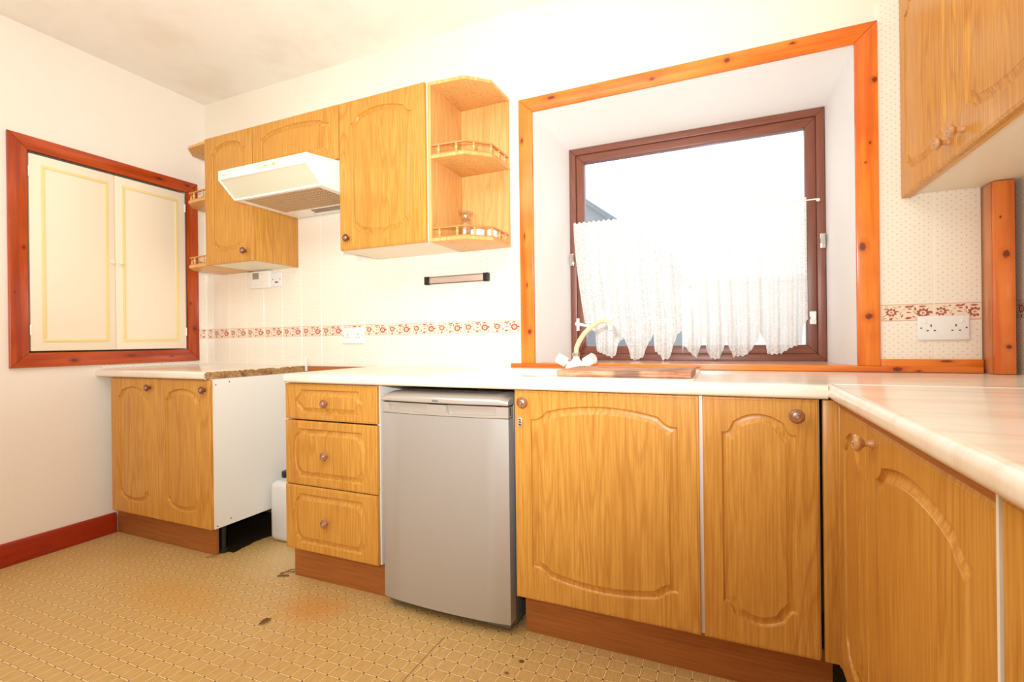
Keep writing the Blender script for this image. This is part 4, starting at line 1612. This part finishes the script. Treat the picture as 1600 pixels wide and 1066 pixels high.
# hem of the curtain read along x (m) -> z (m)
hem_px = [(75, 800), (115, 800), (150, 850), (188, 870), (196, 990), (240, 1003), (285, 1025), (315, 1005), (325, 940), (355, 905), (368, 935), (392, 975), (402, 1032),
          (430, 1040), (480, 1018), (490, 970), (532, 885), (542, 985), (575, 1008), (590, 1038), (630, 1030), (650, 960), (680, 885), (702, 862), (712, 950), (706, 1030), (790, 1030), (815, 960),
          (838, 900), (858, 1000), (880, 1030), (925, 1032), (950, 985), (966, 905), (990, 975), (1012, 1020), (1080, 1012), (1115, 985), (1150, 930), (1170, 875), (1205, 935), (1216, 1005),
          (1300, 1000), (1345, 968), (1420, 940), (1430, 850), (1450, 795)]


def ray(px, py, Y):
    d = _r * ((px - 800) / 764.7) + _u * ((533 - py) / 764.7) + _fw
    k = Y / d.y
    return d.x * k, CAMZ + d.z * k


hem = sorted([ray(880 + a_ / 3.807, 290 + b_ / 3.807, YC) for a_, b_ in hem_px])


def hemz(x):
    if x <= hem[0][0]: return hem[0][1]
    for (x0, z0), (x1, z1) in zip(hem[:-1], hem[1:]):
        if x0 <= x <= x1:
            return z0 + (z1 - z0) * (x - x0) / max(1e-6, x1 - x0)
    return hem[-1][1]


def lft(z):   # slanted left edge
    t = (1.62 - z) / 0.5
    return -0.700 + 0.055 * max(0, min(1, t)) ** 1.6


bm = NB()
uvl = bm.loops.layers.uv.new('UVMap')
nx, nz = 360, 46
grid = []
for i in range(nx + 1):
    u = i / nx
    row = []
    xb0 = -0.648 + (0.325 + 0.648) * u
    zb = hemz(xb0) + 0.003 * math.sin(u * 320)
    for j in range(nz + 1):
        v = j / nz
        z = 1.632 + (zb - 1.632) * v
        xl = lft(z)
        x = xl + (0.325 - xl) * u
        amp = 0.003 + 0.011 * v
        y = YC + amp * math.sin(2 * PI * (u * 15.5 + 0.25 * math.sin(u * 9))) + 0.3 * amp * math.sin(2 * PI * (u * 41 + v * 0.6))
        if j == 0: z += 0.004 * math.sin(u * 260)
        row.append((bm.verts.new((x, y, z)), (x * 1.0, z - 0.95)))
    grid.append(row)
for i in range(nx):
    for j in range(nz):
        q = [grid[i][j], grid[i + 1][j], grid[i + 1][j + 1], grid[i][j + 1]]
        f = bm.faces.new([p[0] for p in q])
        for lp, p in zip(f.loops, q):
            lp[uvl].uv = p[1]
for v in bm.verts:
    v.co -= Vector((-0.17, YC, 0.95))
cu = finish('lace_curtain', bm, M['lace'], None, (-0.17, YC, 0.95), angle=180)
tag(cu, 'white gathered lace net curtain with a scalloped hem across the lower window', 'curtain')

# ---------------------------------------------------------------- small things on the shelves
jr = thing('glass_jar', 'clear glass storage jar with a wide stopper on the right-hand open shelf', 'jar', (-1.115, 2.035, UZ0 + 0.0158))
bm = NB()
add_lathe(bm, [(0.024, 0.0), (0.030, 0.004), (0.030, 0.085), (0.024, 0.095), (0.020, 0.105), (0.024, 0.112)], (0, 0, 0), 'Z', 24)
finish('body', bm, M['jar_glass'], jr)
bm = NB()
add_lathe(bm, [(0.016, 0.108), (0.020, 0.113), (0.022, 0.126), (0.034, 0.136), (0.036, 0.146), (0.028, 0.149)], (0, 0, 0), 'Z', 24)
finish('stopper', bm, M['jar_glass'], jr)
M['china'] = plain('white_china', (250, 248, 246), 0.15)
for (x, y, lab) in ((-1.045, 2.02, 'ribbed white ramekin beside the glass jar on the open shelf'), (-0.982, 2.05, 'smaller plain white pot at the right end of the open shelf')):
    bm = NB()
    s = 1.0 if x < -1.0 else 0.75
    prof = [(0.027 * s, 0.0)]
    for k in range(9 if s == 1 else 2):
        z = 0.004 + k * (0.0048 if s == 1 else 0.03)
        prof += [(0.034 * s, z), (0.0325 * s, z + 0.0024)]
    prof += [(0.035 * s, 0.050), (0.031 * s, 0.050), (0.029 * s, 0.008)]
    add_lathe(bm, prof, (0, 0, 0), 'Z', 24)
    o = finish('ramekin' if s == 1 else 'pot', bm, M['china'], None, (x, y, UZ0 + 0.0158))
    tag(o, lab, 'pot')
for (z, lab) in ((0.378, 'white bowl on the middle level of the left open shelf'), (0.0, 'white bowl on the bottom level of the left open shelf')):
    bm = NB()
    add_lathe(bm, [(0.020, 0.0), (0.022, 0.004), (0.040, 0.018), (0.050, 0.034), (0.048, 0.034), (0.038, 0.020), (0.018, 0.006)], (0, 0, 0), 'Z', 24)
    o = finish('bowl', bm, M['china'], None, (-2.79, 1.98, UZ0 + z + 0.0158))
    tag(o, lab, 'bowl')

# ---------------------------------------------------------------- floor things
jc = thing('jerrycan', 'white plastic jerrycan with a black cap in the gap left of the drawers', 'jerrycan', (-2.088, 1.932, 0))
M['jerry'] = plain('milky_plastic', (232, 230, 226), 0.35)
bm = NB()
add_box(bm, -0.125, 0.125, -0.085, 0.085, 0.0, 0.315, bev=0.035, seg=4)
finish('body', bm, M['jerry'], jc)
bm = NB(); add_tube(bm, [(-0.03, 0, 0.305), (-0.02, 0, 0.340), (0.06, 0, 0.340), (0.08, 0, 0.305)], 0.012, 10)
finish('handle', bm, M['jerry'], jc)
bm = NB(); add_lathe(bm, [(0.022, 0.300), (0.022, 0.325)], (-0.078, 0.0, 0), 'Z', 16)
finish('neck', bm, M['jerry'], jc)
bm = NB(); add_lathe(bm, [(0.028, 0.322), (0.030, 0.326), (0.030, 0.350), (0.026, 0.354)], (-0.078, 0.0, 0), 'Z', 20)
finish('cap', bm, M['black_plastic'], jc)

bm = NB()
n = 9
up, dn = [], []
for i in range(n + 1):
    t = i / n
    w = 0.0085 * math.sin(PI * min(1, t * 1.02)) ** 0.8
    cz = 0.003 + 0.006 * math.sin(PI * t)
    up.append(((-0.024 + 0.048 * t), w, cz + 0.003)); dn.append(((-0.024 + 0.048 * t), -w, cz + 0.002))
for i in range(n):
    ms = [bm.verts.new(p) for p in (up[i], up[i + 1], dn[i + 1], dn[i])]
    m2 = [bm.verts.new((p[0], p[1], p[2] - 0.0012)) for p in (up[i], up[i + 1], dn[i + 1], dn[i])]
    bm.faces.new(ms); bm.faces.new(list(reversed(m2)))
    for k in range(4):
        bm.faces.new([ms[k], ms[(k + 1) % 4], m2[(k + 1) % 4], m2[k]])
bmesh.ops.remove_doubles(bm, verts=bm.verts, dist=0.0001)
lf = finish('dry_leaf', bm, plain('dry_leaf_brown', (112, 66, 34), 0.6), None, (-1.580, 1.299, -0.0005), math.radians(75))
tag(lf, 'single dry brown leaf lying on the vinyl floor in front of the drawers', 'leaf')
bm = NB()
add_tube(bm, [(0.0, 0.0, 0.003), (0.02, 0.03, 0.012), (0.05, 0.05, 0.010), (0.065, 0.07, 0.004)], 0.002, 6)
add_tube(bm, [(-0.01, 0.0, 0.002), (0.015, 0.02, 0.008), (0.05, 0.035, 0.006)], 0.002, 6)
add_tube(bm, [(0.0, -0.02, 0.002), (0.02, -0.015, 0.006), (0.045, 0.0, 0.003)], 0.004, 6)
fs = finish('vinyl_scrap', bm, plain('torn_vinyl', (120, 84, 48), 0.6), None, (-1.84, 1.60, 0))
tag(fs, 'frayed curl of torn brown vinyl at the corner of the drawer plinth', 'scrap')
bm = NB()
add_tube(bm, [(0.0, 0.0, 0.002), (0.02, 0.012, 0.007), (0.045, 0.015, 0.002)], 0.0022, 6)
add_tube(bm, [(0.0, -0.01, 0.002), (0.018, 0.0, 0.006), (0.04, 0.005, 0.002)], 0.0018, 6)
fs = finish('vinyl_scrap', bm, plain('torn_vinyl_pale', (168, 128, 74), 0.6), None, (-2.33, 1.595, 0))
tag(fs, 'small frayed curl of vinyl at the end of the left cabinet plinth', 'scrap')

# ---------------------------------------------------------------- outside the window
M['render'] = wall_mat('grey_roughcast', (126, 130, 132), 30, 0.6)
M['pale_block'] = wall_mat('pale_garden_blockwork', (214, 216, 216), 30, 0.6)
M['slate'] = plain('roof_slate', (96, 102, 108), 0.8)
M['lawn'] = plain('pale_paving', (214, 216, 218), 0.8)
bm = NB(); add_box(bm, -30, 30, 2.75, 60, -0.75, -0.6)
gd = structure(finish('floor_outside', bm, M['lawn'], smooth=False))
gd.name = 'ground'
ob = thing('outbuilding', 'grey rendered outbuilding with a steep slate roof seen through the window on the left', 'building', (-4.6, 10.0, -0.6))
bm = NB()
add_prism(bm, [(-3.4, 0), (3.4, 0), (3.4, 3.37), (0, 5.95), (-3.4, 3.37)], 'Y', 0.0, 6.0)
finish('wall', bm, M['render'], ob, smooth=False)
for s in (-1, 1):
    bm = NB()
    add_prism(bm, [(s * 3.7, 3.14), (s * 3.7, 3.26), (0, 6.07), (0, 5.95)], 'Y', -0.15, 6.15)
    finish('roof', bm, M['slate'], ob, smooth=False)
gw = thing('garden_wall', 'low grey garden wall outside behind the lace curtain', 'wall', (3.2, 7.0, -0.6))
bm = NB(); add_box(bm, -3.6, 3.6, 0, 0.25, 0, 2.35)
finish('masonry', bm, M['pale_block'], gw, smooth=False)
bm = NB(); add_box(bm, -3.65, 3.65, -0.04, 0.29, 2.35, 2.42, bev=0.01)
finish('coping', bm, M['pale_block'], gw, smooth=False)
